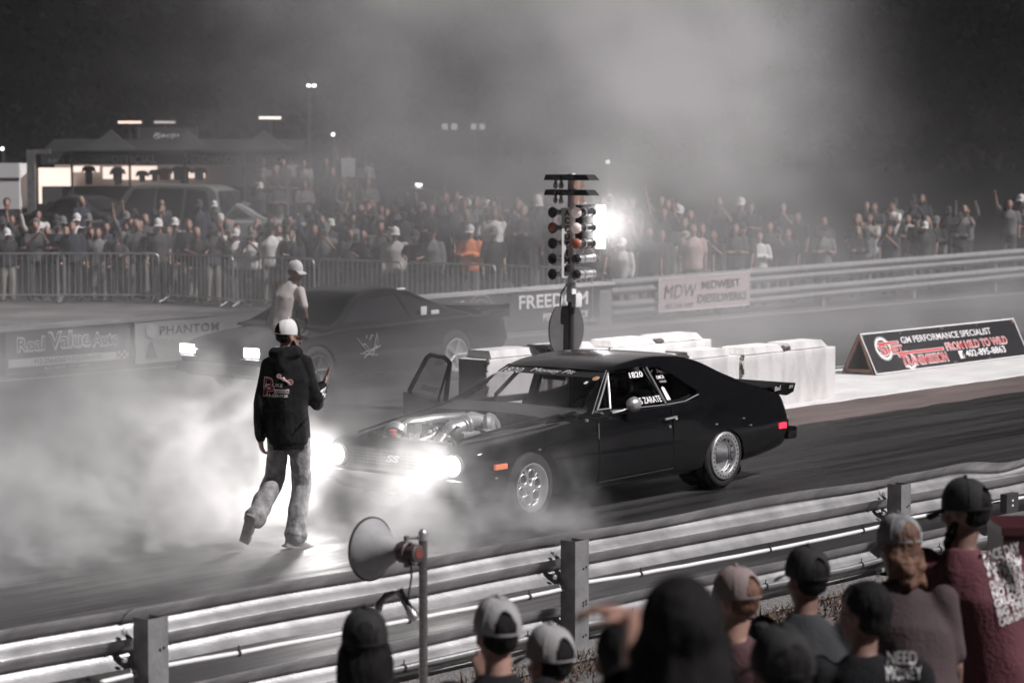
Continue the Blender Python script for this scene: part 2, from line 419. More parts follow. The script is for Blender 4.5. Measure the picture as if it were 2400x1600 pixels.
# ---------------------------------------------------------------- near guardrail: two beams per bay, posts, conduits
RA = Vector((7.57, 9.72, 0)); RD = Vector((0.99924, -0.039, 0)); RN = Vector((-0.039, -0.99924, 0))   # RN points to the spectators
def rail(s, n, z): return RA + RD * s + RN * n + Vector((0, 0, z))
POSTS = [-6.3, -2.75, 0.98, 4.46, 8.22, 11.95, 15.7]
def w_profile(zt, h=0.32, k=1.0):
    p = [(0.0, 1.0), (-0.006, .985), (-.045, .90), (-.078, .80), (-.083, .745), (-.078, .69), (-.045, .60), (-.008, .53), (0.0, .5), (-.008, .47), (-.045, .40), (-.078, .31), (-.083, .255), (-.078, .20), (-.045, .10), (-.006, .015), (0, 0)]
    return [(a * k, zt - h + b * h) for a, b in p]
def w_beam(s0, s1, zt, fn, bend=None, h=0.32):
    prof = w_profile(zt, h); n = 26; m = len(prof); g = MB()
    for side in (0, 1):
        vs = []
        for i in range(n + 1):
            s = s0 + (s1 - s0) * i / n
            for a, b in prof:
                off = bend(s, b) if bend else 0
                vs.append(fn(s, a - side * 0.005, b + off))
        g.add(vs, [(i * m + k, (i + 1) * m + k, (i + 1) * m + k + 1, i * m + k + 1) for i in range(n) for k in range(m - 1)])
    b = n * m; e = (n + 1) * m
    for i in range(n):
        for k in (0, m - 1):
            g.f.append((i * m + k, (i + 1) * m + k, e + (i + 1) * m + k, e + i * m + k)); g.mi.append(0)
    for i in (0, n):
        for k in range(m - 1):
            g.f.append((i * m + k, i * m + k + 1, e + i * m + k + 1, e + i * m + k)); g.mi.append(0)
    return g
where = ['far lower left before the first post', 'at the left below the walking man', 'between the first and second posts, behind the loudspeaker', 'between the second and third posts, in front of the black car', 'right of the third post, beside the man in red', 'far right beyond the red cooler']
for i in range(len(POSTS) - 1):
    s0, s1 = POSTS[i], POSTS[i + 1]
    for j, (zt, nm) in enumerate(((0.745, 'upper'), (0.275, 'lower'))):
        def bend(s, z, i=i, j=j):
            if j == 0 and i == 4: return -0.05 * math.exp(-((s - 9.95) / 0.5) ** 2) * (1 if z > 0.6 else 0.2) + 0.02 * math.exp(-((s - 9.4) / 0.4) ** 2) * (z > .65)
            if j == 0 and i == 3: return 0.012 * math.sin(s * 2.1) * (z > .65)
            return 0.004 * math.sin(s * 3 + i)
        root = w_beam(s0 - 0.06, s1 + 0.06, zt + (0.0 if j else 0.0), lambda s, n, z, i=i: rail(s, n - 0.10 - 0.006 * (i % 2), z), bend).build('guardrail_beam', M['galv'], None, rail(s0, -.1, zt), ang=70)
        tag(root, 'galvanised %s guardrail beam %s' % (nm, where[i]), 'guardrail', 'beams of the near guardrail')
pl = ['half cut off at the lower left corner', 'steel guardrail post at lower left under the walking man', 'steel guardrail post right of the loudspeaker pole', 'steel guardrail post beside the curly haired spectator', '', '']
for i, s in enumerate(POSTS[1:-1]):
    g = MB()
    # channel post: web facing the spectators, two flanges, the front one turned to the light
    t = 0.007; w = 0.058; d = 0.125; zb = -0.18; zt = 0.70 + (0.01 if i == 2 else 0)
    def pb(a0, a1, n0, n1):
        g.prism([rail(s + a0, n0, zb), rail(s + a1, n0, zb), rail(s + a1, n1, zb), rail(s + a0, n1, zb)], (0, 0, zt - zb))
    pb(-w, -w + t, -0.094, d - .094)                 # left flange (seen edge on)
    pb(-w + t, w, d - .094 - t, d - .094)            # web
    pb(w - t, w, -0.094, d - .094 - t)
    pb(w, w + 0.032, d - .094 - t - .012, d - .094 - .012 + 0)
    root = g.build('guardrail_post', M['galv_dull'], None, rail(s, 0, 0))
    b = MB()
    for z in (0.63, 0.48, 0.17, 0.05):
        for a in (-0.13, ):
            c = rail(s + a, -0.085, z); b.lathe(c, RN, [(0, .0), (0, .016), (.012, .016), (.016, .008), (.016, 0)], 10)
    b.build('bolt', M['alloy'], root)
    h = MB()
    for z in (0.52, 0.30, 0.28, 0.08):
        for a in (0.022, 0.048):
            h.lathe(rail(s + a, d - .0945, z + a * .3), RN, [(0, 0), (0, .009), (.0015, .009), (.0015, 0)], 10)
    h.build('bolt_hole', M['matte_black'], root)
    tag(root, pl[i + 0] if pl[i] else 'steel guardrail post far to the right outside the crowd', 'guardrail post', 'posts of the near guardrail')
# conduits tied to the beams
for i in range(1, 5):
    for j, (z, r, m_, nm) in enumerate(((0.395, 0.014, 'white', 'white conduit under the upper beam'), (0.135, 0.019, 'galv', 'steel conduit pipe along the lower beam'))):
        s0, s1 = POSTS[i] - (.2 if j else .1), POSTS[i + 1] + .06; pts = []
        for k in range(25):
            u = k / 24; s = s0 + (s1 - s0) * u
            sag = -0.035 * math.sin(math.pi * u) * (0.6 + .4 * math.sin(i * 3 + j)) + 0.006 * noise.noise((s * 2.3, i, j))
            pts.append(rail(s, -0.075 + .01 * math.sin(u * 9), z + sag + 0.02 * (1 - u) * (1 - j)))
        root = MB().tube(pts, r, 10).build('conduit', M['galv' if j else 'white'], None, pts[0], ang=80)
        c = MB()
        for u in (5, 14, 21):
            p = pts[u]; c.lathe(p - RD * .008, RD, [(0, r + .001), (0, r + .006), (.016, r + .006), (.016, r + .001)], 12, True)
            c.tube([p + Vector((0, 0, r)), p + Vector((0.006, 0, r + .03))], .004, 6)
        c.build('cable_tie', M['rubber'], root)
        tag(root, nm + [', left bay', ' behind the loudspeaker pole', ' in front of the black car', ' beside the man in red'][i - 1], 'conduit', 'conduits on the near guardrail')
# dry grass and dead leaves at the rail's foot
mg = mat('dry_grass', (0.10, 0.060, 0.040), 0.9, var=0.6, vscale=12)
g = MB(); q = random.Random(5)
for k in range(9000):
    s = q.uniform(1.2, 12); n_ = 0.10 + abs(q.gauss(0, 0.42)); c = rail(s, n_, 0)
    c.z = hill(c.x, c.y) - 0.012
    a = q.uniform(0, 6.28); h = q.uniform(0.015, 0.06) * (2.3 if q.random() < .05 else 1); w = q.uniform(.004, .010)
    d = Vector((math.cos(a), math.sin(a), 0)); e = Vector((-d.y, d.x, 0)); t = c + d * h * q.uniform(.3, 1.4) + Vector((0, 0, h))
    g.add([c - e * w, c + e * w, t], [(0, 1, 2)])
tag(g.build('grass', mg, fix=False), 'dry brown grass and dead leaves along the foot of the guardrail', 'grass', kind='stuff')

# ---------------------------------------------------------------- horn loudspeaker on its pole
pc = at(972, 1400, 12.7); px_, py_ = pc.x, pc.y; ztop = at(971, 1225, 12.7).z
root = thing('loudspeaker_pole', 'slim steel pole with domed cap in front of the guardrail', 'pole', (px_, py_, -.16))
MB().lathe((px_, py_, -.16), (0, 0, 1), [(0, 0), (0, .023), (ztop + .13, .023)], 20).build('pole', mat('scratched_steel', (0.30, 0.29, 0.29), 0.33, metal=0.8, var=.35, vscale=30, stretch=(1, 1, 6)), root)
MB().lathe((px_, py_, ztop - .03), (0, 0, 1), [(0, .0), (0, .026), (.035, .026), (.045, .024), (.058, .014), (.062, 0)], 20).build('cap', M['chrome'], root)
hc = at(934, 1268, 12.66); mouth = at(852, 1260, 12.82); ax = (mouth - hc).normalized()
L = (mouth - hc).length * 1.0
root = thing('horn_loudspeaker', 'grey flared horn loudspeaker bolted to the slim pole', 'loudspeaker', hc)
prof = [(0.02, .045), (.08, .052), (L * .45, .075), (L * .62, .098), (L * .78, .128), (L * .9, .152), (L * .97, .163), (L, .166)]
g = MB(); g.lathe(hc, ax, prof + [(L + .004, .162), (L * .9, .146), (L * .62, .092), (.08, .044)], 40)
g.build('horn', mat('horn_grey', (0.34, 0.335, 0.34), 0.5, var=.12, vscale=14, bump=.06, bscale=90), root)
g = MB(); g.lathe(hc + ax * L, ax, [(-.006, .164), (-.006, .172), (.006, .172), (.008, .163)], 40, True); g.build('rim', M['dark_panel'], root)
g = MB(); g.lathe(hc, ax, [(-.085, 0), (-.085, .040), (-.08, .047), (-.02, .050), (-.015, .058), (.03, .058), (.035, .05), (.035, 0)], 26)
for a in (0.5, 2.4, 4.4):
    u, w = frame(ax); g.ball(hc - ax * .045 + (u * math.cos(a) + w * math.sin(a)) * .052, .012, 8, 6)
g.build('driver_housing', mat('brown_plastic', (0.085, 0.062, 0.062), 0.5), root)
g = MB(); g.lathe(hc - ax * .0855, -ax, [(0, 0), (0, .026), (.003, .026), (.003, 0)], 18); g.build('end_label', mat('faded_red_label', (.20, .045, .04), .6), root)
g = MB(); pp = Vector((px_, py_, 0))
for dz in (.075, -.065):
    p = Vector((hc.x, hc.y, hc.z + dz)); q2 = Vector((px_, py_, hc.z + dz)); g.tube([p, q2], .007, 8); g.lathe(p, (0, 0, 1), [(-.012, 0), (-.012, .016), (.012, .016), (.012, 0)], 10)
g.obox(hc + Vector((0, 0, 0.005)), RGT, FWD, UPV, .012, .055, .07) if False else None
g.build('bracket', M['galv_dull'], root)
g = MB(); c0 = hc - ax * .03 + Vector((0, 0, -.05)); c1 = at(935, 1385, 12.7); c2 = at(905, 1358, 12.72); c3 = at(868, 1400, 12.7)
mid = [c0, c0 + Vector((0.004, 0, -.08)), c0.lerp(c1, .6) + Vector((.005, 0, -.02)), c1, at(922, 1368, 12.7), c2, at(884, 1362, 12.72), at(872, 1378, 12.7), c3]
g.tube(mid, .005, 7); g.build('cable', M['rubber'], root, ang=80)
# the folded pipe arm that hangs behind the spectator's cap
root = thing('pipe_arm', 'grey pipe elbow fitting hanging from the cable above the dark cap', 'pipe fitting', at(900, 1380, 12.8))
MB().tube([at(916, 1352, 12.75), at(922, 1366, 12.75), at(950, 1415, 12.7)], [.022, .020, .023], 14).build('pipe', M['galv_dull'], root)
MB().tube([at(868, 1402, 12.78), at(872, 1385, 12.78), at(884, 1370, 12.78), at(906, 1360, 12.78)], [.02, .021, .013, .012], 12).build('pipe', M['galv_dull'], root, ang=70)
MB().lathe(at(951, 1417, 12.7), (at(951, 1417, 12.7) - at(922, 1366, 12.75)), [(-.05, .023), (-.04, .027), (0.0, .027), (.012, .02), (.012, 0)], 14).build('end_fitting', M['galv'], root)

# ---------------------------------------------------------------- centre island: blocks, start light tree, A-frame sign
mc = mat('whitewashed_block', (0.64, 0.62, 0.615), 0.85, var=0.15, vscale=2.6, bump=0.3, bscale=26, detail=10, contrast=(.34, .56), stretch=(1.6, 1.6, .55))
mdirt = mat('broken_concrete', (0.10, 0.09, 0.088), .95, var=.5, vscale=30, bump=.8, bscale=40)
def block(x0, x1, y, h, label, caps=True):
    w = 0.46; g = MB(); g.box(x0, y, 0.0, x1, y + w, h, bev=0.012)
    me = g.mesh('concrete_block'); bm = bmesh.new(); bm.from_mesh(me)
    bmesh.ops.subdivide_edges(bm, edges=[e for e in bm.edges if e.calc_length() > .3], cuts=9, use_grid_fill=True)
    for v in bm.verts:
        k = noise.noise(v.co * 2.7) * .003 + noise.noise(v.co * 9) * .0015
        v.co += v.normal * k
    bm.to_mesh(me); bm.free(); sharp(me, 50)
    o = link('concrete_block', me, mc, None, (x0, y, 0.02)); o.location.z = 0.022
    if caps:
        L_ = (x1 - x0)
        for a, b in ((.05, .46), (.53, .93)):
            xa, xb = x0 + L_ * a, x0 + L_ * b; zb = h - .01; ht = .088; s = .09
            k = MB(); b4 = [(xa, y + .03, zb), (xb, y + .03, zb), (xb, y + w - .03, zb), (xa, y + w - .03, zb)]
            t4 = [(xa + .01, y + .07, zb + ht), (xb - s, y + .07, zb + ht), (xb - s, y + w - .07, zb + ht), (xa + .01, y + w - .07, zb + ht)]
            k.add(b4 + t4, [(0, 3, 2, 1), (4, 5, 6, 7), (0, 1, 5, 4), (1, 2, 6, 5), (2, 3, 7, 6), (3, 0, 4, 7)])
            k.build('raised_key', mc, o, origin=(x0, y, 0.0), ang=30)
        k = MB(); q = random.Random(int(x0 * 10))
        for t in range(26):
            k.ball((x0 + L_ * q.uniform(.46, .54), y + q.uniform(.02, .2), h + q.uniform(-.01, .03)), q.uniform(.012, .035), 6, 4)
        for t in range(34):
            k.ball((x0 + q.uniform(-.012, .03), y + q.uniform(-.004, .02), q.uniform(.05, h)), q.uniform(.008, .026), 6, 4)
        k.build('chipped_concrete', mdirt, o, origin=(x0, y, 0.0))
    return tag(o, label, 'concrete barrier', 'white concrete blocks on the island')
block(24.86, 27.02, 17.12, 0.70, 'white concrete block nearest the A-frame sign, behind the car tail')
block(22.62, 24.80, 17.12, 0.72, 'white concrete block behind the rear roof slope of the black car')
block(24.40, 26.66, 18.86, 0.735, 'white concrete block in the back row, right of the start light tree')
block(22.0, 24.32, 18.86, 0.745, 'white concrete block in the back row right at the start light tree pole')

# start light tree
TX, TY = 23.3, 18.6
root = thing('start_light_tree', 'drag race start light tree with amber bulbs and white ACCUTIME strip', 'start lights', (TX, TY, 0.02))
MB().lathe((TX, TY, 0.02), (0, 0, 1), [(0, 0), (0, .14), (.02, .14), (.03, .045), (1.45, .045), (1.45, 0)], 18).build('pole', M['dark_panel'], root)
g = MB(); g.box(TX - .045, TY - .045, 1.40, TX + .045, TY + .045, 1.62, .006); g.box(TX - .035, TY - .035, 1.62, TX + .035, TY + .035, 2.98, .004); g.build('mast', M['white'], root)
g = MB(); g.box(TX - .06, TY - .12, 1.34, TX + .06, TY - .05, 1.50, .006); g.build('junction_box', M['white'], root)
# round base guard, its top edge cut flat, facing the near lane
g = MB(); poly = []
for k in range(49):
    a = math.radians(90 + 34 + (360 - 68) * k / 48); poly.append((TX + .34 * math.cos(a), TY + .07, 1.05 + .36 * math.sin(a)))
g.prism(poly, (0, .02, 0)); g.build('round_guard', mat('grey_rubber_mat', (.10, .098, .10), .8, var=.15, vscale=5), root)
sn = Vector((-.50, -.866, 0)); sr = Vector((.866, -.50, 0)); so = Vector((TX - .13, TY - .03, 0))
g = MB(); g.obox(so + Vector((0, 0, 2.13)), sr, sn, UPV, .068, .009, .43); g.build('name_strip', M['white'], root)
for k, ch in enumerate('ACCUTIME'):
    lettering(ch, so + sn * .009 - sr * (.010 if ch == 'I' else .034) + Vector((0, 0, 2.465 - .098 * k)), sr, (0, 0, 1), .070, M['matte_black'], root, w=.020 if ch == 'I' else .068, bold=.03)
for z, s in ((2.93, 'PRE-STAGE'), (2.745, 'STAGE')):
    g = MB(); hw = .36
    g.add([(TX - .10, TY - hw, z - .035), (TX - .10, TY + hw, z - .035), (TX - .12, TY + hw * .88, z + .035), (TX - .12, TY - hw * .88, z + .035),
           (TX + .10, TY - hw, z - .035), (TX + .10, TY + hw, z - .035), (TX + .06, TY + hw * .88, z + .035), (TX + .06, TY - hw * .88, z + .035)],
          [(0, 1, 2, 3), (7, 6, 5, 4), (3, 2, 6, 7), (0, 3, 7, 4), (1, 5, 6, 2)])
    v = g.build('visor', M['matte_black'], root, ang=20)
    lettering(s, (TX - .107, TY + .20, z - .018), (0, -1, 0), (-.27, 0, 1), .04, M['grey_vinyl'], v, w=.34, shear=.3, lift=.003)
    mb = mat('warm_bulb', (.8, .6, .5), .2, emit=(1.0, .62, .48), estr=0.25)
    for y_ in (TY - .20, TY - .11, TY + .13, TY + .22):
        b = MB(); b.lathe((TX - .04, y_, z - .05), (0, 0, -1), [(-.02, 0), (-.02, .018), (.01, .018), (.035, .03), (.06, .034), (.08, .026), (.092, 0)], 14)
        b.build('stage_bulb', mb if y_ < TY else M['glass_bulb'] if 'glass_bulb' in M else M['alloy'], root)
lens = [mat('frosted_bulb', (.80, .70, .68), .35, emit=(1, .8, .76), estr=.18), mat('amber_bulb', (.42, .13, .09), .15, emit=(1, .25, .1), estr=.03), mat('dark_bulb', (.03, .03, .032), .08, coat=1)]
for k in range(5):
    z = 2.50 - .19 * k
    # near column: bulb facing the cars, can behind it
    c = Vector((TX - .07, TY - .135, z))
    b = MB(); b.ball(c, (.055, .066, .066), 18, 12); b.build('bulb', lens[0 if k < 2 else 1 if k == 2 else 2], root)
    h = MB(); h.lathe(c, (1, 0, 0), [(0.02, 0), (.02, .05), (.12, .046), (.125, .054), (.15, .054), (.155, .046), (.30, .042), (.31, .050), (.34, .050), (.34, 0)], 18)
    can = h.build('lamp_can', M['alloy'] if k > 2 else M['dark_panel'], root)
    if k < 3: h = MB(); h.lathe(c, (1, 0, 0), [(.124, .053), (.126, .057), (.148, .057), (.15, .053)], 18, True); h.lathe(c, (1, 0, 0), [(.31, .05), (.31, .054), (.33, .054), (.33, .05)], 18, True); h.build('clamp_ring', M['chrome'], can, origin=pos_of(root))
    # far column: bell reflectors
    h = MB(); c = Vector((TX - .16, TY + .17, z)); h.lathe(c, (1, 0, 0), [(0.01, 0), (-.01, .066), (0, .070), (.05, .05), (.09, .035), (.18, .033), (.18, .042), (.24, .042), (.24, 0)], 18)
    h.build('lamp_bell', M['dark_panel'], root)
    if k == 1: MB().ball(c + Vector((-.004, 0, 0)), (.01, .05, .05), 12, 8).build('bulb', lens[1], root)
g = MB(); g.box(TX + .12, TY - .06, 2.05, TX + .44, TY + .10, 2.59, .02); g.build('light_box', M['matte_black'], root)
g = MB(); g.box(TX + .44, TY - .16, 2.05, TX + .475, TY + .08, 2.58, .004); g.build('light_panel', mat('tree_floodlight', (1, 1, 1), .5, emit=(1, .97, .96), estr=40), root)
L_ = bpy.data.lights.new('tree_floodlight', 'AREA'); L_.shape = 'RECTANGLE'; L_.size = .5; L_.size_y = .2; L_.energy = 110; L_.color = (1, .97, .96)
o = bpy.data.objects.new('tree_floodlight', L_); COL.objects.link(o); o.parent = root; o.location = (.487, -.04, 2.30); o.rotation_euler = Vector((1, -.1, 0)).to_track_quat('-Z', 'Y').to_euler()
g = MB(); g.tube([(TX - .05, TY + .03, 1.62), (TX - .09, TY + .09, 1.5), (TX - .10, TY + .11, 1.25), (TX - .08, TY + .10, .9), (TX - .05, TY + .06, .1)], .009, 7); g.build('cable', M['rubber'], root, ang=80)

# A-frame sign
X0, X1, YF, YR, YB, ZR = 30.25, 34.88, 18.47, 18.76, 19.05, 0.615
root = thing('sandwich_board_sign', 'black A-frame sign board for a transmission shop standing on the white island', 'sign', (X0, YF, .022))
up = Vector((0, YR - YF, ZR - .03)).normalized(); nr = Vector((1, 0, 0)).cross(up).normalized(); H = Vector((0, YR - YF, ZR - .03)).length
def face(x, h, d=0.0): return Vector((x, YF, .03)) + up * h + nr * d
g = MB(); g.add([face(X0, 0), face(X1, 0), face(X1, H), face(X0, H), face(X0, 0, -.014), face(X1, 0, -.014), face(X1, H, -.014), face(X0, H, -.014)], [(0, 1, 2, 3), (7, 6, 5, 4), (0, 4, 5, 1), (1, 5, 6, 2), (2, 6, 7, 3), (3, 7, 4, 0)])
g.build('front_panel', mat('sign_black', (.022, .020, .023), .42), root)
g = MB(); g.add([(X0, YB, .03), (X1, YB, .03), (X1, YR + .01, ZR), (X0, YR + .01, ZR), (X0, YB + .014, .03), (X1, YB + .014, .03), (X1, YR + .024, ZR), (X0, YR + .024, ZR)], [(0, 1, 2, 3), (7, 6, 5, 4), (0, 4, 5, 1), (1, 5, 6, 2), (2, 6, 7, 3), (3, 7, 4, 0)])
g.build('back_panel', mat('back_board', (.05, .045, .045), .8), root)
g = MB()
for a, b, c, d in ((X0, X1, 0, .018), (X0, X1, H - .02, H), (X0, X0 + .022, .018, H - .02), (X1 - .022, X1, .018, H - .02)):
    g.add([face(a, c, .004), face(b, c, .004), face(b, d, .004), face(a, d, .004), face(a, c, .001), face(b, c, .001), face(b, d, .001), face(a, d, .001)], [(0, 1, 2, 3), (0, 4, 5, 1), (1, 5, 6, 2), (2, 6, 7, 3), (3, 7, 4, 0)])
g.build('white_border', M['white_vinyl'], root)
g = MB()
for xx in (X0 + .03, X1 - .06):
    g.prism([(xx, YF + .04, .03), (xx, YF + .075, .03), (xx, YR + .005, ZR - .05), (xx, YR - .01, ZR - .01)], (-.045, 0, 0)); g.prism([(xx, YB - .01, .03), (xx, YB - .05, .03), (xx, YR - .012, ZR - .05), (xx, YR + .008, ZR - .01)], (-.045, 0, 0))
    g.box(xx - .045, YF + .07, .055, xx, YB - .045, .10)
g.build('timber_frame', M['wood'], root)
rt = (1, 0, 0)
def sign(s, x, h, hh, w, m_, **k): return lettering(s, face(x, h), rt, up, hh, M[m_], root, w=w, **k)
k = 4.63 / 1.94
sign('GM PERFORMANCE SPECIALIST', X0 + 1.03, .435, .100, 2.72, 'white_vinyl', bold=.012)
sign('FROM MILD TO WILD', X0 + 2.22, .245, .118, 1.92, 'white_vinyl', bold=.05, lift=.003)
sign('FROM MILD TO WILD', X0 + 2.24, .250, .110, 1.88, 'red_vinyl', bold=.008, lift=.006)
sign('402-895-8863', X0 + 2.72, .105, .105, 1.25, 'white_vinyl', bold=.02)
g = MB(); g.m = 0
for (cx, ch, r) in ((X0 + .47, .385, .195), (X0 + 1.05, .165, .155)):
    n = 30; vs = []; T = 4 * n
    for i in range(T):
        a = 2 * math.pi * i / T; ro = r if (i % 4) in (0, 1) else r * .87
        vs += [face(cx + ro * math.cos(a) * 1.18, ch + ro * math.sin(a), .003), face(cx + r * .70 * math.cos(a) * 1.18, ch + r * .70 * math.sin(a), .003)]
    g.add([v for v in vs], [(2 * i, 2 * ((i + 1) % T), 2 * ((i + 1) % T) + 1, 2 * i + 1) for i in range(T)])
me = g.mesh('gear_emblem')
for v in me.vertices:      # keep the gears inside the board
    pass
link('gear_emblem', me, M['white_vinyl'], root)
g = MB(); mats_ = [M['red_vinyl'], M['white_vinyl']]
def bar(x0, x1, h0, h1, d, mi): g.m = mi; g.add([face(x0, h0, d), face(x1, h0, d), face(x1, h1, d), face(x0, h1, d)], [(0, 1, 2, 3)])
bar(X0 + .33, X0 + .92, .445, .478, .007, 0); bar(X0 + .31, X0 + .94, .437, .486, .0055, 1)
bar(X0 + .80, X0 + 2.12, .262, .298, .007, 0); bar(X0 + .78, X0 + 2.14, .254, .306, .0055, 1)
g.build('red_bar', mats_, root)
for s, x, h, hh, w in (('S', X0 + .34, .285, .165, .21), ('HIFT', X0 + .56, .290, .115, .42), ('T', X0 + .80, .075, .180, .19), ('RANSMISSION', X0 + .99, .080, .135, 1.15)):
    sign(s, x - .012, h - .006, hh + .012, w + .024, 'white_vinyl', bold=.05, lift=.0058); sign(s, x, h, hh, w, 'red_vinyl', bold=.012, lift=.0085)
g = MB(); g.add([face(X0 + 2.52, .085, .003), face(X0 + 2.66, .085, .003), face(X0 + 2.66, .215, .003), face(X0 + 2.52, .215, .003)], [(0, 1, 2, 3)]); g.build('square_logo', M['white_vinyl'], root)
sign('f', X0 + 2.60, .085, .10, .055, 'dark_vinyl', bold=.03, lift=.006)
g = MB()
for xx in (.05, 1.1, 2.30, 2.36, 3.4, 4.58):
    for hh in (.045, H - .05): g.lathe(face(X0 + xx, hh), nr, [(0, 0), (0, .008), (.004, .006), (.005, 0)], 8)
g.build('screw', M['white_vinyl'], root)
# ---------------------------------------------------------------- cars
def interp(tab, x):
    """smooth (monotone cubic) interpolation of rows (x, a, b, ...)"""
    n = len(tab)
    if x <= tab[0][0]: return tab[0][1:]
    if x >= tab[-1][0]: return tab[-1][1:]
    i = max(k for k in range(n - 1) if tab[k][0] <= x)
    x0, x1 = tab[i][0], tab[i + 1][0]; h = x1 - x0; t = (x - x0) / h; out = []
    for c in range(1, len(tab[0])):
        y0, y1 = tab[i][c], tab[i + 1][c]; d = (y1 - y0) / h
        dm = (y0 - tab[i - 1][c]) / (x0 - tab[i - 1][0]) if i > 0 else d
        dp = (tab[i + 2][c] - y1) / (tab[i + 2][0] - x1) if i + 2 < n else d
        m0 = 0 if dm * d <= 0 else 2 * dm * d / (dm + d); m1 = 0 if dp * d <= 0 else 2 * dp * d / (dp + d)
        out.append((2 * t**3 - 3 * t**2 + 1) * y0 + (t**3 - 2 * t**2 + t) * h * m0 + (-2 * t**3 + 3 * t**2) * y1 + (t**3 - t**2) * h * m1)
    return out

def round_poly(pts, k=4):
    """Chaikin-like rounding of an open polyline (ends kept)"""
    for _ in range(2):
        q = [pts[0]]
        for a, b in zip(pts, pts[1:]):
            q.append((a[0] * .75 + b[0] * .25, a[1] * .75 + b[1] * .25)); q.append((a[0] * .25 + b[0] * .75, a[1] * .25 + b[1] * .75))
        q.append(pts[-1]); pts = q
    return pts

def loft(secs):
    """closed solid through sections of equal length"""
    g = MB(); m = len(secs[0]); n = len(secs); vs = [p for s in secs for p in s]
    fs = [(i * m + k, i * m + (k + 1) % m, (i + 1) * m + (k + 1) % m, (i + 1) * m + k) for i in range(n - 1) for k in range(m)]
    fs.append(tuple(range(m - 1, -1, -1))); fs.append(tuple((n - 1) * m + k for k in range(m)))
    return g.add(vs, fs)

def lower_body(tab, yc, n=70):
    x0, x1 = tab[0][0], tab[-1][0]; secs = []
    for i in range(n + 1):
        t = i / n; x = x0 + (x1 - x0) * (t + .04 * math.sin(2 * math.pi * t) * -1)
        zs, wm, ws, zc, zr = interp(tab, x)
        half = [(0, zr), (wm * .82, zr), (wm * .95, zr + .03), (wm * .99, zr + .14), (wm, .50), (wm * .992, .60), (ws + .035, zs - .075), (ws + .012, zs - .02), (ws - .05, zs + .004), (ws * .62, zs * .35 + zc * .65), (0, zc)]
        half = round_poly(half)
        secs.append([(x, yc - a, b) for a, b in half] + [(x, yc + a, b) for a, b in half[-2:0:-1]])
    return loft(secs).mesh('body', 30)

def greenhouse(tab, yc, zb, hw, inset=0.0, n=44):
    x0, x1 = tab[0][0] + inset * 1.6, tab[-1][0] - inset * 1.6; secs = []
    for i in range(n + 1):
        x = x0 + (x1 - x0) * i / n; zt = max(interp(tab, x)[0] - inset, zb + .02)
        a0 = hw(zb) - inset; a1 = hw(zt - .05) - inset
        e = min(1.0, (zt - zb) / .3)
        half = [(a0, zb), (a0 * .5 + a1 * .5 + .006, zb * .5 + (zt - .05) * .5), (a1 + .003, zt - .075 * e), (a1 - .012, zt - .038 * e), (a1 - .07 * e, zt - .016 * e), (a1 * .55, zt - .002), (0, zt)]
        half = round_poly(half)
        secs.append([(x, yc - a, b) for a, b in half] + [(x, yc + a, b) for a, b in half[-2::-1]])
    return loft(secs).mesh('house', 30)

def cyl_mesh(c, axis, r, l):
    return MB().lathe(c, axis, [(0, 0), (0, r), (l, r), (l, 0)], 40).mesh('cut')
def prism_mesh(poly, d): return MB().prism(poly, d).mesh('cut')

def panel(corners, nu, nv, bulge, thick, nrm):
    """slightly bulged sheet between four corners (a b / d c), with thickness"""
    a, b, c, d = [Vector(p) for p in corners]; nrm = Vector(nrm).normalized(); g = MB()
    def P(u, v, o): return a.lerp(b, u).lerp(d.lerp(c, u), v) + nrm * (bulge * (1 - (2 * u - 1) ** 2) * 1.0 + o)
    g.grid(lambda u, v: P(u, v, 0), nu, nv)
    return g

# ---- the black drag car
YC = 14.115; CX = 17.6
car = thing('drag_car', 'glossy black muscle car with no bonnet, chrome engine showing and headlights blazing', 'car', (CX, YC, 0))
TAB = [(15.26, .60, .79, .75, .63, .33), (15.31, .675, .84, .80, .70, .27), (15.45, .705, .885, .84, .745, .23), (15.75, .735, .905, .855, .785, .20), (16.3, .79, .915, .862, .85, .19), (16.9, .845, .915, .862, .90, .18),
       (17.6, .865, .915, .862, .91, .18), (18.2, .875, .918, .862, .91, .18), (18.9, .905, .925, .855, .935, .19), (19.5, .905, .912, .825, .935, .23), (19.95, .865, .875, .785, .905, .28), (20.08, .80, .845, .755, .855, .31), (20.13, .72, .82, .73, .77, .35)]
lb = lower_body(TAB, YC)
WF, WR = 16.03, 18.90
cuts = [cyl_mesh((WF, YC - 1.1, .325), (0, 1, 0), .342, .42), cyl_mesh((WF, YC + .68, .325), (0, 1, 0), .342, .42),
        cyl_mesh((WR, YC - 1.1, .235), (0, 1, 0), .345, .62), cyl_mesh((WR, YC + .48, .235), (0, 1, 0), .345, .62),
        prism_mesh([(15.37, YC - .57, .34), (16.66, YC - .71, .34), (16.66, YC + .71, .34), (15.37, YC + .57, .34)], (0, 0, 1)),
        MB().box(16.95, YC - .80, .32, 19.15, YC + .80, 1.2).mesh('cut'), MB().box(17.02, YC + .70, .30, 18.03, YC + 1.2, 1.2).mesh('cut')]
lb = boolean(lb, cuts)
ROOF = [(16.72, .885), (16.86, .905), (17.2, 1.085), (17.52, 1.245), (17.70, 1.29), (18.2, 1.325), (18.6, 1.305), (18.85, 1.245), (19.2, 1.095), (19.46, .985), (19.62, .94)]
hw = lambda z: .845 - max(0, z - .86) * .60
gh = greenhouse(ROOF, YC, .83, hw)
inner = greenhouse(ROOF, YC, .70, lambda z: hw(max(z, .86)), inset=.045)
a_dir = Vector((.66, 0, .345)).normalized(); a_n = Vector((-a_dir.z, 0, a_dir.x))
def ws(t, y): return Vector((16.86, YC + y, .895)) + a_dir * (.745 * t)
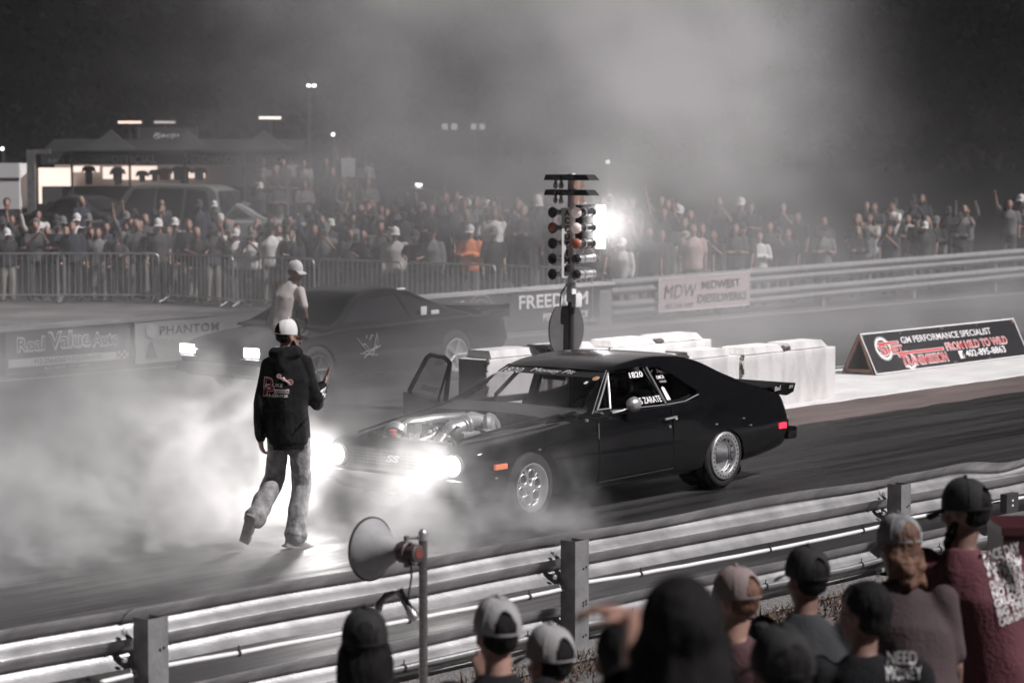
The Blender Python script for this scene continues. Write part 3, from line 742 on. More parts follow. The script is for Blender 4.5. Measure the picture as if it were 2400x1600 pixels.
b_dir = Vector((19.46 - 18.85, 0, .985 - 1.245)).normalized(); b_n = Vector((-b_dir.z, 0, b_dir.x))
def bl(t, y): return Vector((18.82, YC + y, 1.255)) + b_dir * (.68 * t)
sw = [(17.03, .895), (17.40, 1.195), (17.60, 1.222), (17.955, 1.222), (18.035, .885)]
qw = [(18.085, .885), (18.03, 1.215), (18.20, 1.20), (18.36, 1.13), (18.62, .955), (18.58, .925), (18.35, .895)]
cuts = [inner,
        prism_mesh([ws(.09, -.735) - a_n * .2, ws(.09, .735) - a_n * .2, ws(.90, .575) - a_n * .2, ws(.90, -.575) - a_n * .2], a_n * .4),
        prism_mesh([bl(.12, -.52) - b_n * .2, bl(.12, .52) - b_n * .2, bl(.86, .62) - b_n * .2, bl(.86, -.62) - b_n * .2], b_n * .4),
        prism_mesh([(x, YC - 1.2, z) for x, z in sw], (0, 2.4, 0)), prism_mesh([(x, YC - 1.2, z) for x, z in qw], (0, 2.4, 0))]
gh = boolean(gh, cuts)
bm = bmesh.new(); bm.from_mesh(lb); bm.from_mesh(gh); me = bpy.data.meshes.new('body'); bm.to_mesh(me); bm.free(); sharp(me, 32)
body_bvh = bvh_of(me)
link('body', me, M['black_paint'], car)
# glass
def side_y(z): return YC - hw(z)
wsm = glass('windscreen_glass', (.62, .61, .62))
def window(name, poly, m_, side=-1):
    g = MB(); g.add([(x, YC + side * (hw(z) - .018), z) for x, z in poly], [tuple(range(len(poly)))]); return g.build(name, m_, car)
w1 = window('side_window', [(17.20, .90)] + [(17.43, 1.19)] + sw[2:], M['glass_side'])
w2 = window('quarter_window', qw, M['glass_side']); window('quarter_window', qw, M['glass_side'], 1)
window('vent_window', [(17.05, .905), (17.395, 1.185), (17.205, .905)], M['glass_side'])
g = MB(); g.grid(lambda u, v: ws(.04 + .91 * v, (-.79 + 1.58 * u) * (1 - .24 * v)) - a_n * .012, 12, 8); wsc = g.build('windscreen', wsm, car)
g = MB(); g.grid(lambda u, v: bl(.08 + .82 * v, (-.56 + 1.12 * u) * (1 + .15 * v)) - b_n * .012, 10, 6); g.build('rear_window', M['glass_dark'], car)
# vent frame, drip rail, belt and window trim
g = MB()
def sp(x, z, o=.006): return (x, YC - hw(z) - o, z)
g.tube([sp(17.02, .90), sp(17.22, 1.05), sp(17.40, 1.195)], .009, 8); g.tube([sp(17.405, 1.20), sp(17.30, 1.04), sp(17.21, .90)], [.007, .014, .011], 8); g.tube([sp(17.04, .905), sp(17.2, .905)], .006, 6)
g.build('vent_frame', M['chrome'], car)
g = MB(); g.tube([sp(18.05, .875), sp(18.35, .885), sp(18.60, .93)], .006, 6); g.tube([sp(18.045, .885), sp(18.0, 1.215)], .010, 6); g.tube([sp(17.2, .883), sp(17.7, .88), sp(18.03, .876)], .005, 6); g.build('window_trim', M['chrome'], car)
g = MB(); g.tube([sp(16.93, .88, .012), sp(17.18, 1.07, .012), sp(17.40, 1.225, .008)], .004, 6)
g.build('pillar_trim', M['alloy'], car)
# bonnet opening edge, cowl panel
mcowl = mat('satin_cowl', (.045, .043, .046), .42)
for s in (-1, 1):
    g = MB(); g.tube([(15.38, YC + s * .575, .745), (16.0, YC + s * .635, .825), (16.62, YC + s * .71, .885)], .012, 6); g.build('bonnet_gutter', M['black_paint'], car)
g = MB(); g.grid(lambda u, v: (16.50 + .36 * v, YC + (-.66 + 1.32 * u) * (1 + .1 * v), .862 + .045 * v + .02 * (1 - (2 * u - 1) ** 2)), 10, 4); g.build('cowl_panel', mcowl, car)
# front: grille, bezels, bumper
g = MB(); g.box(15.24, YC - .56, .475, 15.26, YC + .56, .645); g.build('grille', M['matte_black'], car)
g = MB()
for k in range(6): g.box(15.231, YC - .555, .485 + .028 * k, 15.238, YC + .555, .489 + .028 * k)
for k in range(15): g.box(15.233, YC - .55 + .0785 * k, .482, 15.2375, YC - .547 + .0785 * k, .64)
g.build('grille_bars', M['dark_panel'], car)
lettering('SS', (15.23, YC + .09, .54), (0, -1, 0), (0, 0, 1), .055, M['white_vinyl'], car, w=.16, bold=.05, shear=.2)
g = MB(); g.box(15.17, YC - .86, .345, 15.285, YC + .86, .445, .022); g.build('front_bumper', M['black_paint'], car)
mlens = mat('headlamp_lens', (1, 1, 1), .3, emit=(1, .975, .965), estr=80)
for s in (-1, 1):
    c = Vector((15.255, YC + s * .68, .56)); b = MB(); b.lathe(c, (-1, 0, 0), [(0, .075), (0, .102), (.025, .102), (.03, .088), (.0, .08)], 28, True)
    p = b.build('headlight', M['chrome'], car); l = MB(); l.lathe(c, (-1, 0, 0), [(.0, .088), (.018, .07), (.026, .04), (.029, 0)], 28); l.build('lens', mlens, p)
g = MB(); g.box(15.51, YC - .918, .515, 15.67, YC - .893, .562, .005); g.build('side_marker', mat('amber_marker', (.75, .22, .12), .3, emit=(1, .25, .12), estr=.35), car)
# tail
g = MB(); g.box(20.07, YC - .86, .37, 20.24, YC + .86, .50, .03); g.build('rear_bumper', M['black_paint'], car)
g = MB(); g.box(19.865, YC - .893, .50, 19.985, YC - .862, .555, .004); g.build('tail_marker', mat('red_lamp', (.5, .01, .02), .3, emit=(1, .03, .06), estr=2.6), car)
g = MB()
for s in (-1, 1): g.box(20.11, YC + s * .6 - .12, .55, 20.15, YC + s * .6 + .12, .64, .01)
g.build('tail_light', mat('dull_red_lamp', (.12, .01, .012), .3), car)
g = MB(); sec = [(19.70, .912), (19.9, .908), (20.15, .925), (20.27, .92), (20.25, .895), (20.1, .87), (19.95, .86)]
g.prism([(x, YC - .76, z) for x, z in sec], (0, 1.52, 0)); g.prism([(x, YC - .80, z - .065) for x, z in [(19.85, .965), (20.15, .99), (20.28, .985), (20.24, .90), (20.12, .87), (20.0, .89)]], (0, .04, 0)); g.build('spoiler', mat('satin_black', (.006, .006, .0065), .6, spec=.12), car)
lettering('SS', (20.15, YC - .80, .875), (1, 0, .05), (0, 0, 1), .026, M['white_vinyl'], car, w=.08, shear=.3); lettering('Bad', (19.90, YC - .80, .862), (1, 0, .1), (0, 0, 1), .045, M['white_vinyl'], car, w=.11, shear=.3, lift=.004)
g = MB(); g.tube([(19.25, YC - .55, .32), (19.42, YC - .6, .22), (19.5, YC - .62, .12)], .022, 8); g.tube([(19.5, YC - .64, .12), (19.5, YC - .58, .12)], .06, 12); g.tube([(19.25, YC - .5, .28), (19.6, YC - .55, .24)], .012, 6); g.build('wheelie_bar', M['rubber'], car)
# handle, locks, mirror
g = MB(); g.tube([(18.0 - .09, YC - .928, .755), (18.0, YC - .945, .762), (18.09, YC - .928, .765)], .011, 8); g.ball((18.08, YC - .93, .745), (.022, .014, .014), 10, 6); g.lathe((18.0, YC - .915, .68), (0, -1, 0), [(0, 0), (0, .016), (.012, .012), (.012, 0)], 12); g.lathe((16.78, YC - .89, .835), (0, -1, 0), [(0, 0), (0, .016), (.02, .012), (.02, 0)], 10); g.tube([(16.925, YC - .92, .80), (16.925, YC - .925, .66)], .004, 6)
g.build('door_handle', M['chrome'], car)
g = MB()
for x, z in ((15.52, .45), (18.75, .64), (19.2, .66), (16.1, .64), (19.32, .585)): g.ball((x, YC - .918, z), (.02, .01, .008), 8, 5)
g.build('body_fastener', M['chrome'], car)
g = MB(); g.tube([(17.20, YC - .86, .868), (17.28, YC - .91, .885), (17.34, YC - .93, .905)], [.011, .009, .009], 8); g.lathe((17.41, YC - .945, .935), (-1, -.12, .1), [(-.02, 0), (-.02, .066), (0, .070), (.05, .055), (.085, .03), (.095, 0)], 24); g.build('door_mirror', M['chrome'], car)
g = MB()
for x, z0, z1 in ((16.955, .25, .86), (18.07, .28, .87)): g.tube([(x, YC - .892, z1 - .02), (x, YC - .9145, .62), (x, YC - .9155, .45), (x, YC - .902, z0 + .02)], .004, 5)
g.tube([(16.955, YC - .903, .265), (18.07, YC - .905, .285)], .004, 5); g.build('panel_gap', mat('gap_shadow', (.012, .012, .012), .5), car)
# the open far door: hinge at the windscreen pillar
dd = Vector((math.cos(R(62)), math.sin(R(62)), 0)); dn = Vector((-dd.y, dd.x, 0)); hp = Vector((16.98, YC + .93, 0))
def dp(s, z, o=0.0): return hp + dd * s + dn * (o - max(0, z - .86) * -.0 + .0) + Vector((0, 0, z)) - dn * (max(0, z - .87) * -.0) + (-dn * 0)
def tilt(s, z, o): p = dp(s, z); return p + dn * (o - (.55 * max(0, z - .87)))
prof = [(0.0, .22), (1.05, .22), (1.09, .87), (0.0, .87)]
g = MB(); k = [tilt(s, z, -.06) for s, z in prof] + [tilt(s, z, .06) for s, z in prof]
g.add(k, [(0, 1, 2, 3), (7, 6, 5, 4), (0, 4, 5, 1), (1, 5, 6, 2), (2, 6, 7, 3), (3, 7, 4, 0)])
door = g.build('door', M['black_paint'], car)
fr = [(.05, .87), (.42, 1.20), (.60, 1.235), (1.0, 1.235), (1.07, 1.20), (1.09, .87)]
g = MB(); g.tube([tilt(s, z, 0) for s, z in fr], .024, 8); g.tube([tilt(.25, .87, 0), tilt(.44, 1.2, 0)], .012, 6); g.build('window_frame', M['black_paint'], door, origin=pos_of(car))
g = MB(); g.add([tilt(s, z, 0) for s, z in fr], [tuple(range(6))]); g.build('window', glass('door_glass', (.66, .65, .66)), door, origin=pos_of(car))
g = MB(); g.tube([tilt(.82, .80, -.06), tilt(.95, .82, -.11), tilt(1.05, .84, -.12)], .014, 8); g.build('pull_handle', M['alloy'], door, origin=pos_of(car))
lettering('1820', tilt(.62, 1.155, -.015), dd, (dn * -.55 + Vector((0, 0, 1))), .05, M['grey_vinyl'], door, w=.2, lift=.0).matrix_world
lettering('ZARATE', tilt(.42, .91, -.015), dd, (dn * -.55 + Vector((0, 0, 1))), .055, M['grey_vinyl'], door, w=.45, lift=.0)
# wheels
def tyre(c, r, w, ri, n=48):
    g = MB(); h = w / 2; sg = -1 if c[1] < YC else 1
    g.lathe(c, (0, 1, 0), [(-h * .8, ri), (-h, ri + .02), (-h * 1.02, (r + ri) / 2), (-h * .95, r - .03), (-h * .8, r - .008), (-h * .4, r), (h * .4, r), (h * .8, r - .008), (h * .95, r - .03), (h * 1.02, (r + ri) / 2), (h, ri + .02), (h * .8, ri)], n)
    return g
for s in (-1, 1):
    c = Vector((WF, YC + s * .80, .312)); w = tyre(c, .312, .17, .205).build('wheel', M['rubber'], car, ang=50); o = (0, s, 0); cc = c + Vector((0, s * .085, 0))
    g = MB(); g.lathe(cc, o, [(-.16, .195), (-.06, .188), (-.012, .19), (-.008, .203), (.004, .215), (.010, .214), (.010, .203), (0, .198), (-.035, .178), (-.045, .165), (-.045, .05)], 48); g.build('rim', M['chrome'], w, origin=pos_of(car), ang=50)
    g = MB(); g.lathe(cc, o, [(-.044, .172), (-.042, .0)], 40); g.build('disc', mat('dark_disc', (.05, .05, .052), .35, metal=.6), w, origin=pos_of(car))
    g = MB(); pts6 = []
    for k in range(6):
        a = 2 * math.pi * k / 6 + .3; q = cc + Vector((.112 * math.cos(a), s * -.034, .112 * math.sin(a)))
        g.lathe(q, o, [(-.008, .040), (.010, .041), (.014, .047), (.010, .053), (-.008, .054)], 22, True)
        if k % 1 == 0:
            a2 = a + math.pi / 6; g.tube([cc + Vector((.04 * math.cos(a2), s * -.035, .04 * math.sin(a2))), cc + Vector((.165 * math.cos(a2), s * -.035, .165 * math.sin(a2)))], [.012, .007], 8)
    g.lathe(cc, o, [(-.045, .045), (-.01, .043), (0, .034), (.008, .02), (.008, 0)], 22); g.build('ring_spokes', M['chrome'], w, origin=pos_of(car), ang=50)
    c = Vector((WR, YC + s * .71, .325)); w = tyre(c, .325, .39, .225).build('wheel', M['rubber'], car, ang=50); cc = c + Vector((0, s * .19, 0))
    g = MB(); g.lathe(cc, o, [(.016, .165), (.02, .170), (.02, .222), (.012, .230), (-.02, .228)], 56); g.lathe(cc, o, [(.016, .165), (-.03, .163), (-.035, .155), (-.05, .155), (-.055, .146), (-.16, .132), (-.20, .10), (-.205, .0)], 56); g.build('rim', M['alloy'], w, origin=pos_of(car), ang=50)
    g = MB()
    for k in range(28):
        a = 2 * math.pi * k / 28; q = cc + Vector((.197 * math.cos(a), s * .02, .197 * math.sin(a))); g.lathe(q, o, [(0, 0), (0, .0065), (.006, .0065), (.006, 0)], 8)
    for k in range(14):
        a = 2 * math.pi * k / 14 + .1; q = cc + Vector((.154 * math.cos(a), s * -.01, .154 * math.sin(a))); g.ball(q, .009, 6, 4)
    g.build('beadlock_bolts', M['matte_black'], w, origin=pos_of(car))
    if s < 0:
        for k, ch in enumerate('PHA'):
            a = R(-118 + 22 * k); q = cc + Vector((.136 * math.cos(a), .115, .136 * math.sin(a))); tg = Vector((-math.sin(a), 0, math.cos(a)))
            lettering(ch, q - tg * .022, tg, (0, -1, 0), .05, M['white_vinyl'], car, w=.04, bold=.02, lift=.006)
# engine bay
g = MB(); g.box(15.75, YC - .22, .42, 16.35, YC + .22, .62, .03)
for s in (-1, 1): g.box(15.8, YC + s * .2 - .09, .55, 16.3, YC + s * .2 + .09, .70, .02)
g.box(15.95, YC - .11, .62, 16.2, YC + .11, .76, .02); g.build('engine_block', M['dark_panel'], car)
g = MB(); g.ball((15.80, YC - .17, .775), (.10, .085, .085), 20, 14); g.tube([(15.80, YC - .17, .775), (15.86, YC - .20, .80), (15.98, YC - .2, .815)], [.082, .075, .06], 18); g.tube([(15.70, YC - .16, .74), (15.60, YC - .16, .64)], [.055, .05], 16)
g.tube([(16.02, YC - .12, .83), (16.14, YC - .1, .83), (16.28, YC - .14, .80)], [.07, .085, .07], 18); g.lathe((16.28, YC - .2, .78), (.3, -.8, .25), [(-.03, 0), (-.03, .11), (.02, .12), (.05, .10), (.06, .05), (.08, .045), (.08, 0)], 26); g.build('turbo_pipes', M['alloy'], car)
g = MB()
for t in (.3, .8): g.lathe(Vector((15.86, YC - .20, .80)), (.14, -.01, .02), [(t * .1, .078), (t * .1, .085), (t * .1 + .02, .085), (t * .1 + .02, .078)], 20, True)
g.lathe((15.64, YC + .13, .68), (0, 0, 1), [(0, 0), (0, .045), (.05, .045), (.055, .05), (.07, .05), (.07, 0)], 18); g.tube([(15.52, YC + .25, .60), (15.55, YC + .24, .74)], .03, 12); g.tube([(15.53, YC - .4, .70), (15.53, YC + .4, .70)], .012, 8); g.tube([(15.5, YC + .1, .65), (15.7, YC + .0, .72), (15.9, YC + .05, .77)], .016, 8)
g.build('engine_fittings', M['chrome'], car)
g = MB(); g.box(15.60, YC + .09, .735, 15.70, YC + .19, .835, .01); g.build('fluid_tank', mat('brushed_tank', (.3, .3, .3), .45, metal=.7), car)
g = MB(); g.lathe((15.52, YC + .28, .72), (0, 0, 1), [(0, 0), (0, .035), (.05, .035), (.06, .02), (.06, 0)], 14); g.ball((15.53, YC + .25, .68), (.03, .04, .03), 10, 6); g.build('red_cap', mat('red_white_cap', (.5, .12, .12), .4), car)
g = MB(); g.box(16.05, YC - .50, .72, 16.5, YC - .28, .745, .006); g.build('heat_shield', M['dark_panel'], car)
# more of the open engine bay
g = MB()
for s in (-1, 1):
    g.box(15.82, YC + s * .235 - .055, .70, 16.30, YC + s * .235 + .055, .765, .018); g.tube([(15.95, YC + s * .235, .76), (15.95, YC + s * .235, .82)], .028, 10)
g.tube([(15.62, YC + .34, .60), (15.72, YC + .42, .72), (15.95, YC + .46, .78), (16.2, YC + .40, .80), (16.4, YC + .2, .82)], [.05, .055, .055, .055, .05], 14); g.lathe((15.72, YC + .42, .72), (.5, .2, .4), [(-.03, 0), (-.03, .10), (.02, .115), (.05, .10), (.06, .04), (.06, 0)], 22)
g.build('valve_covers', M['alloy'], car)
g = MB(); q = random.Random(6)
for k in range(9):
    a = Vector((q.uniform(15.45, 15.9), YC + q.uniform(-.45, .45), .66)); b = Vector((q.uniform(15.9, 16.5), YC + q.uniform(-.5, .5), .72)); g.tube([a, a.lerp(b, .35) + Vector((0, 0, q.uniform(.06, .14))), a.lerp(b, .7) + Vector((0, .03, q.uniform(.04, .12))), b], q.uniform(.010, .020), 7)
g.build('engine_hoses', M['rubber'], car)
g = MB()
for k in range(14): g.ball((q.uniform(15.5, 16.4), YC + q.uniform(-.5, .5), q.uniform(.70, .80)), q.uniform(.012, .024), 8, 6)
g.build('engine_fasteners', M['chrome'], car)
g = MB(); g.box(15.37, YC - .55, .40, 15.42, YC + .55, .70, .008); g.build('radiator', M['dark_panel'], car)
# cabin
g = MB()
for y in (-.52, .52):
    g.tube([(17.15, YC + y, .45), (17.22, YC + y * 1.02, .95), (17.6, YC + y * .98, 1.20), (18.3, YC + y * .98, 1.24), (18.35, YC + y, .45)], .021, 8)
g.tube([(18.3, YC - .5, 1.23), (18.3, YC + .5, 1.23)], .021, 8); g.tube([(17.62, YC - .5, 1.2), (17.62, YC + .5, 1.2)], .021, 8); g.tube([(18.3, YC - .5, 1.2), (18.34, YC + .5, .6)], .021, 8); g.tube([(17.3, YC - .52, .75), (18.3, YC - .52, .85)], .021, 8); g.tube([(17.3, YC + .52, .70), (18.3, YC + .52, .72)], .021, 8)
g.build('roll_cage', M['dark_panel'], car)
g = MB(); g.box(16.98, YC - .76, .66, 17.2, YC + .76, .86, .03); g.build('dashboard', M['matte_black'], car)
g = MB(); g.box(17.95, YC - .58, .36, 18.3, YC - .14, .98, .05); g.box(17.75, YC - .58, .34, 18.2, YC - .14, .52, .04); g.build('seat', M['matte_black'], car)
g = MB(); sc_ = Vector((17.42, YC - .36, .84)); g.lathe(sc_, (-.9, 0, .35), [(-.012, .15), (0, .162), (.012, .15), (0, .138)], 28, True); g.tube([sc_, (17.2, YC - .36, .74)], .02, 8); g.build('steering_wheel', M['matte_black'], car)
g = MB(); g.box(17.38, YC - .17, 1.105, 17.40, YC + .10, 1.15, .008); g.tube([(17.40, YC - .03, 1.15), (17.50, YC - .03, 1.21)], .006, 6); g.build('rear_view_mirror', M['matte_black'], car)
# writing on the glass
wb = Vector((0, -1, 0))
g = MB(); g.grid(lambda u, v: ws(.76 + .19 * v, (-.64 + 1.28 * u) * (1 - .05 * v)) - a_n * .006, 10, 2); g.build('windscreen_banner', M['matte_black'], car)
def wtext(s, t, y, h, w, m_='white_vinyl', **k): return lettering(s, ws(t, y) , (0, -1, 0), a_dir, h, M[m_], car, w=w, **k)
wtext('1820', .745, .60, .085, .25, shear=.35, lift=.001); wtext('Money Pit', .80, .26, .062, .52, shear=.35, lift=.001); wtext('LO 22', .62, .66, .045, .2, 'grey_vinyl', shear=.3, lift=0.001)
snm = Vector((0, -1, .60)).normalized()
def stext(s, x, z, h, w, m_='white_vinyl', **k): return lettering(s, (x, YC - hw(z) + .012, z), (1, 0, 0), (0, .6, 1), h, M[m_], car, w=w, **k)
stext('1820', 17.71, 1.135, .055, .21, bold=.025, shear=.12)
stext('XIS ZARATE', 17.625, .905, .062, .40, bold=.02); stext('OMCA', 18.10, 1.10, .034, .12, bold=.03); stext('CHILES', 18.12, 1.065, .022, .10)
g = MB(); g.add([(18.105, YC - hw(.91) + .008, .91), (18.165, YC - hw(.91) + .008, .91), (18.150, YC - hw(1.02) + .008, 1.02), (18.125, YC - hw(1.035) + .008, 1.035), (18.10, YC - hw(1.02) + .008, 1.02)], [(0, 1, 2, 3, 4)]); g.build('sticker', M['white_vinyl'], car)
g = MB(); g.add([ws(.60, -.48) + a_n * .002, ws(.60, -.515) + a_n * .002, ws(.66, -.515) + a_n * .002, ws(.66, -.48) + a_n * .002], [(0, 1, 2, 3)]); g.build('sticker', M['white_vinyl'], car)
g = MB(); g.lathe(ws(.74, -.555), a_n, [(0.001, .036), (.003, .03), (.0035, 0)], 14); g.build('sticker', mat('orange_sticker', (.6, .36, .2), .5), car)

# headlamps of the near car give off light
def lamp(name, loc, d, energy, angle, blend, radius, parent, col=(1, .97, .955)):
    L_ = bpy.data.lights.new(name, 'SPOT'); L_.energy = energy; L_.spot_size = R(angle); L_.spot_blend = blend; L_.shadow_soft_size = radius; L_.color = col
    o = bpy.data.objects.new(name, L_); COL.objects.link(o); o.parent = parent; o.location = Vector(loc) - pos_of(parent)
    o.rotation_euler = Vector(d).to_track_quat('-Z', 'Y').to_euler(); return o
for s in (-1, 1):
    lamp('headlamp_beam', (15.15, YC + s * .68, .56), (-1, -.02, .08), 170 if s < 0 else 760, 112, .9, .11, car)

# ---- the far car in the smoke
YF_ = 23.62
car2 = thing('drag_car', 'dark long nosed race car half hidden in smoke in the far lane, headlights on', 'car', (24.3, YF_, 0))
T2 = [(22.08, .60, .74, .70, .62, .30), (22.14, .66, .80, .76, .68, .26), (22.4, .74, .86, .82, .78, .22), (23.0, .82, .88, .84, .88, .20), (23.5, .87, .89, .84, .92, .20), (24.6, .90, .90, .85, .93, .20), (25.8, .93, .92, .84, .97, .22), (26.7, .94, .90, .80, 1.0, .30), (27.0, .90, .86, .76, .98, .42), (27.06, .80, .82, .74, .86, .5)]
W2F, W2R = 23.05, 25.86
lb = boolean(lower_body(T2, YF_, 50), [cyl_mesh((W2F, YF_ - 1.1, .33), (0, 1, 0), .36, .4), cyl_mesh((W2F, YF_ + .7, .33), (0, 1, 0), .36, .4), cyl_mesh((W2R, YF_ - 1.1, .36), (0, 1, 0), .40, .5), cyl_mesh((W2R, YF_ + .6, .36), (0, 1, 0), .40, .5), MB().box(23.4, YF_ - .78, .4, 25.5, YF_ + .78, 1.3).mesh('c')])
R2 = [(23.2, .90), (23.38, .93), (24.0, 1.26), (24.22, 1.33), (24.7, 1.38), (25.05, 1.35), (25.5, 1.20), (26.0, 1.01), (26.2, .97)]
hw2 = lambda z: .83 - max(0, z - .88) * .5
gh = boolean(greenhouse(R2, YF_, .86, hw2), [greenhouse(R2, YF_, .72, lambda z: hw2(max(z, .9)), inset=.05),
     prism_mesh([(x, YF_ - 1.2, z) for x, z in [(23.62, .94), (24.10, 1.23), (24.85, 1.29), (25.0, .94)]], (0, 2.4, 0)), prism_mesh([(x, YF_ - 1.2, z) for x, z in [(25.14, .96), (25.02, 1.27), (25.13, 1.26), (25.78, 1.0)]], (0, 2.4, 0))])
bm = bmesh.new(); bm.from_mesh(lb); bm.from_mesh(gh); me = bpy.data.meshes.new('body'); bm.to_mesh(me); bm.free(); sharp(me, 32); link('body', me, M['black_paint'], car2)
for s in (-1, 1):
    for nm, poly in (('side_window', [(23.62, .94), (24.10, 1.23), (24.85, 1.29), (25.0, .94)]), ('quarter_window', [(25.14, .96), (25.02, 1.27), (25.13, 1.26), (25.78, 1.0)])):
        MB().add([(x, YF_ + s * (hw2(z) - .02), z) for x, z in poly], [tuple(range(4))]).build(nm, M['pane'], car2)
    MB().box(22.055, YF_ + s * .62 - .13, .555, 22.09, YF_ + s * .62 + .13, .675, .01).build('headlight', mlens, car2)
    MB().box(22.02, YF_ + s * .62 - .17, .52, 22.08, YF_ + s * .62 + .17, .53, .002).build('light_trim', M['chrome'], car2)
    for wx, r, w in ((W2F, .33, .18), (W2R, .37, .34)):
        c = Vector((wx, YF_ + s * (.88 - w / 2), r)); t = tyre(c, r, w, r * .66).build('wheel', M['rubber'], car2, ang=50)
        g = MB(); cc = c + Vector((0, s * w / 2, 0)); g.lathe(cc, (0, s, 0), [(.005, r * .66), (.01, r * .6), (-.03, r * .5), (-.06, r * .2), (-.05, 0)], 30)
        for k in range(5):
            a = k * 2 * math.pi / 5; g.tube([cc + Vector((0, -s * .03, 0)), cc + Vector((r * .6 * math.cos(a), -s * .01, r * .6 * math.sin(a)))], .022, 6)
        g.build('rim', M['alloy'] if wx == W2R else M['dark_panel'], t, origin=pos_of(car2))
g = MB(); g.grid(lambda u, v: (23.36 + .62 * v, YF_ + (-.74 + 1.48 * u) * (1 - .2 * v), .94 + .31 * v), 8, 4); g.build('windscreen', M['glass_dark'], car2)
g = MB(); g.box(26.5, YF_ - .78, 1.0, 27.12, YF_ + .78, 1.03, .008); g.box(26.5, YF_ - .80, .86, 27.14, YF_ - .775, 1.05, .004); g.build('spoiler', M['black_paint'], car2)
g = MB(); g.box(22.0, YF_ - .8, .30, 22.12, YF_ + .8, .44, .03); g.build('front_bumper', M['dark_panel'], car2)
g = MB(); g.ball((25.02, YF_ - hw2(1.34) + .02, 1.335), (.10, .03, .022), 10, 6); g.box(25.2, YF_ - .80, .97, 25.32, YF_ - .785, 1.09, .003); g.box(25.42, YF_ - .80, .97, 25.58, YF_ - .785, 1.03, .003); g.build('window_sticker', M['white_vinyl'], car2)
g = MB(); q = random.Random(3)
for k in range(16): g.tube([(24.0 + q.uniform(-.22, .25), YF_ - .902, .62 + q.uniform(-.18, .16)), (24.0 + q.uniform(-.22, .25), YF_ - .902, .62 + q.uniform(-.18, .16))], .008, 5)
g.build('door_graphic', M['grey_vinyl'], car2)
# ---------------------------------------------------------------- far side: wall, banners, guardrail
WY = 28.40
def wtop(x): return 0.66 + .0085 * (x - 22)
g = MB(); g.prism([(8, WY + .06, 0), (36.9, WY + .06, 0), (36.9, WY + .06, wtop(36.9) - .03), (8, WY + .06, wtop(8) - .03)], (0, .22, 0))
o = g.build('barrier_wall', mat('wall_concrete', (.20, .195, .195), .9, var=.2, vscale=2, bump=.3, bscale=30), None, (22, WY + .06, 0)); tag(o, 'long low concrete barrier wall carrying the sponsor banners', 'wall')
g = MB(); g.prism([(8, WY - .02, wtop(8) - .025), (36.9, WY - .02, wtop(36.9) - .025), (36.9, WY - .02, wtop(36.9) + .03), (8, WY - .02, wtop(8) + .03)], (0, .34, 0)); g.build('wall_coping', mat('pale_coping', (.5, .49, .49), .8, var=.15, vscale=3), o)
def fr_(s, n, z): return Vector((s, WY + .16 - n, z))
for k in range(14):
    s0 = 36.9 + 3.81 * k
    for zt, nm in ((wtop(s0) + .07, 'upper'), (wtop(s0) - .36, 'lower')):
        b = w_beam(s0, s0 + 3.83, zt, lambda s, n, z: Vector((s, WY + .10 + n - 0.0, z + .0085 * (s - s0))), None).build('guardrail_beam', M['galv_dull'], None, fr_(s0, 0, zt), ang=70)
        tag(b, 'smoke veiled %s guardrail beam on the far side of the strip, running off right' % nm, 'guardrail', 'beams of the far guardrail, %s row' % nm)
    p = MB().box(s0 - .06, WY + .12, 0, s0 + .06, WY + .30, wtop(s0) + .06).build('guardrail_post', M['galv_dull'], None, (s0, WY + .2, 0)); tag(p, 'steel post behind the far guardrail beams', 'guardrail post', 'posts of the far guardrail')
banner_blue = mat('dusk_banner', (.17, .166, .172), .6); banner_pale = mat('pale_banner', (.66, .65, .65), .6); banner_pink = mat('pinkish_banner', (.50, .40, .40), .6); banner_dark = mat('dark_banner', (.05, .048, .052), .6)
def banner(x0, x1, z0, z1a, z1b, m_, label, border=None, y=WY):
    r = thing('banner', label, 'banner', ((x0 + x1) / 2, y, 0)); g = MB(); N_ = 12
    def P(u, v, d): x = x0 + (x1 - x0) * u; return Vector((x, y + d + .006 * math.sin(u * 19) , z0 + (z1a + (z1b - z1a) * u - z0) * v))
    g.grid(lambda u, v: P(u, v, .0), N_, 3); g.grid(lambda u, v: P(u, v, .012), N_, 3); g.build('sheet', m_, r, fix=False)
    if border:
        g = MB()
        for a, b in (((0, 0), (1, 0)), ((0, 1), (1, 1)), ((0, 0), (0, 1)), ((1, 0), (1, 1))): g.tube([P(a[0] + (b[0] - a[0]) * t / 8, a[1] + (b[1] - a[1]) * t / 8, -.004) for t in range(9)], .009, 5)
        g.build('border', border, r)
    return r
def wl_(r, s, x, z, h, w, m_, y=WY, **k): return lettering(s, (x, y - .010, z), (1, 0, .004), (0, 0, 1), h, M[m_] if isinstance(m_, str) else m_, r, w=w, **k)
r = banner(22.28, 24.68, .0, .645, .675, banner_blue, 'dark banner with big outlined letters at the far left of the wall', M['grey_vinyl'])
for s, x, w in (('Real', 22.50, .50), ('Value', 23.08, .80), ('Auto', 23.93, .50)):
    z = .36 if s == 'Value' else .35; h = .21 if s == 'Value' else .17
    wl_(r, s, x - .015, z - .02, h + .03, w + .03, 'white_vinyl', bold=.07); wl_(r, s, x, z, h, w, banner_blue, bold=.0, lift=.010)
MB().box(22.33, WY - .012, .10, 24.4, WY - .009, .225).build('white_band', M['white_vinyl'], r); wl_(r, '712-256-6262 • 712-256-8181', 22.80, .13, .07, 1.3, 'dark_vinyl', lift=.008); wl_(r, 'BUY HERE!  PAY HERE!', 23.0, .035, .04, .85, 'white_vinyl')
g = MB()
for i in range(4):
    for j in range(3):
        if (i + j) % 2 == 0: g.box(24.42 + .055 * i, WY - .012, .10 + .045 * j, 24.475 + .055 * i, WY - .009, .145 + .045 * j)
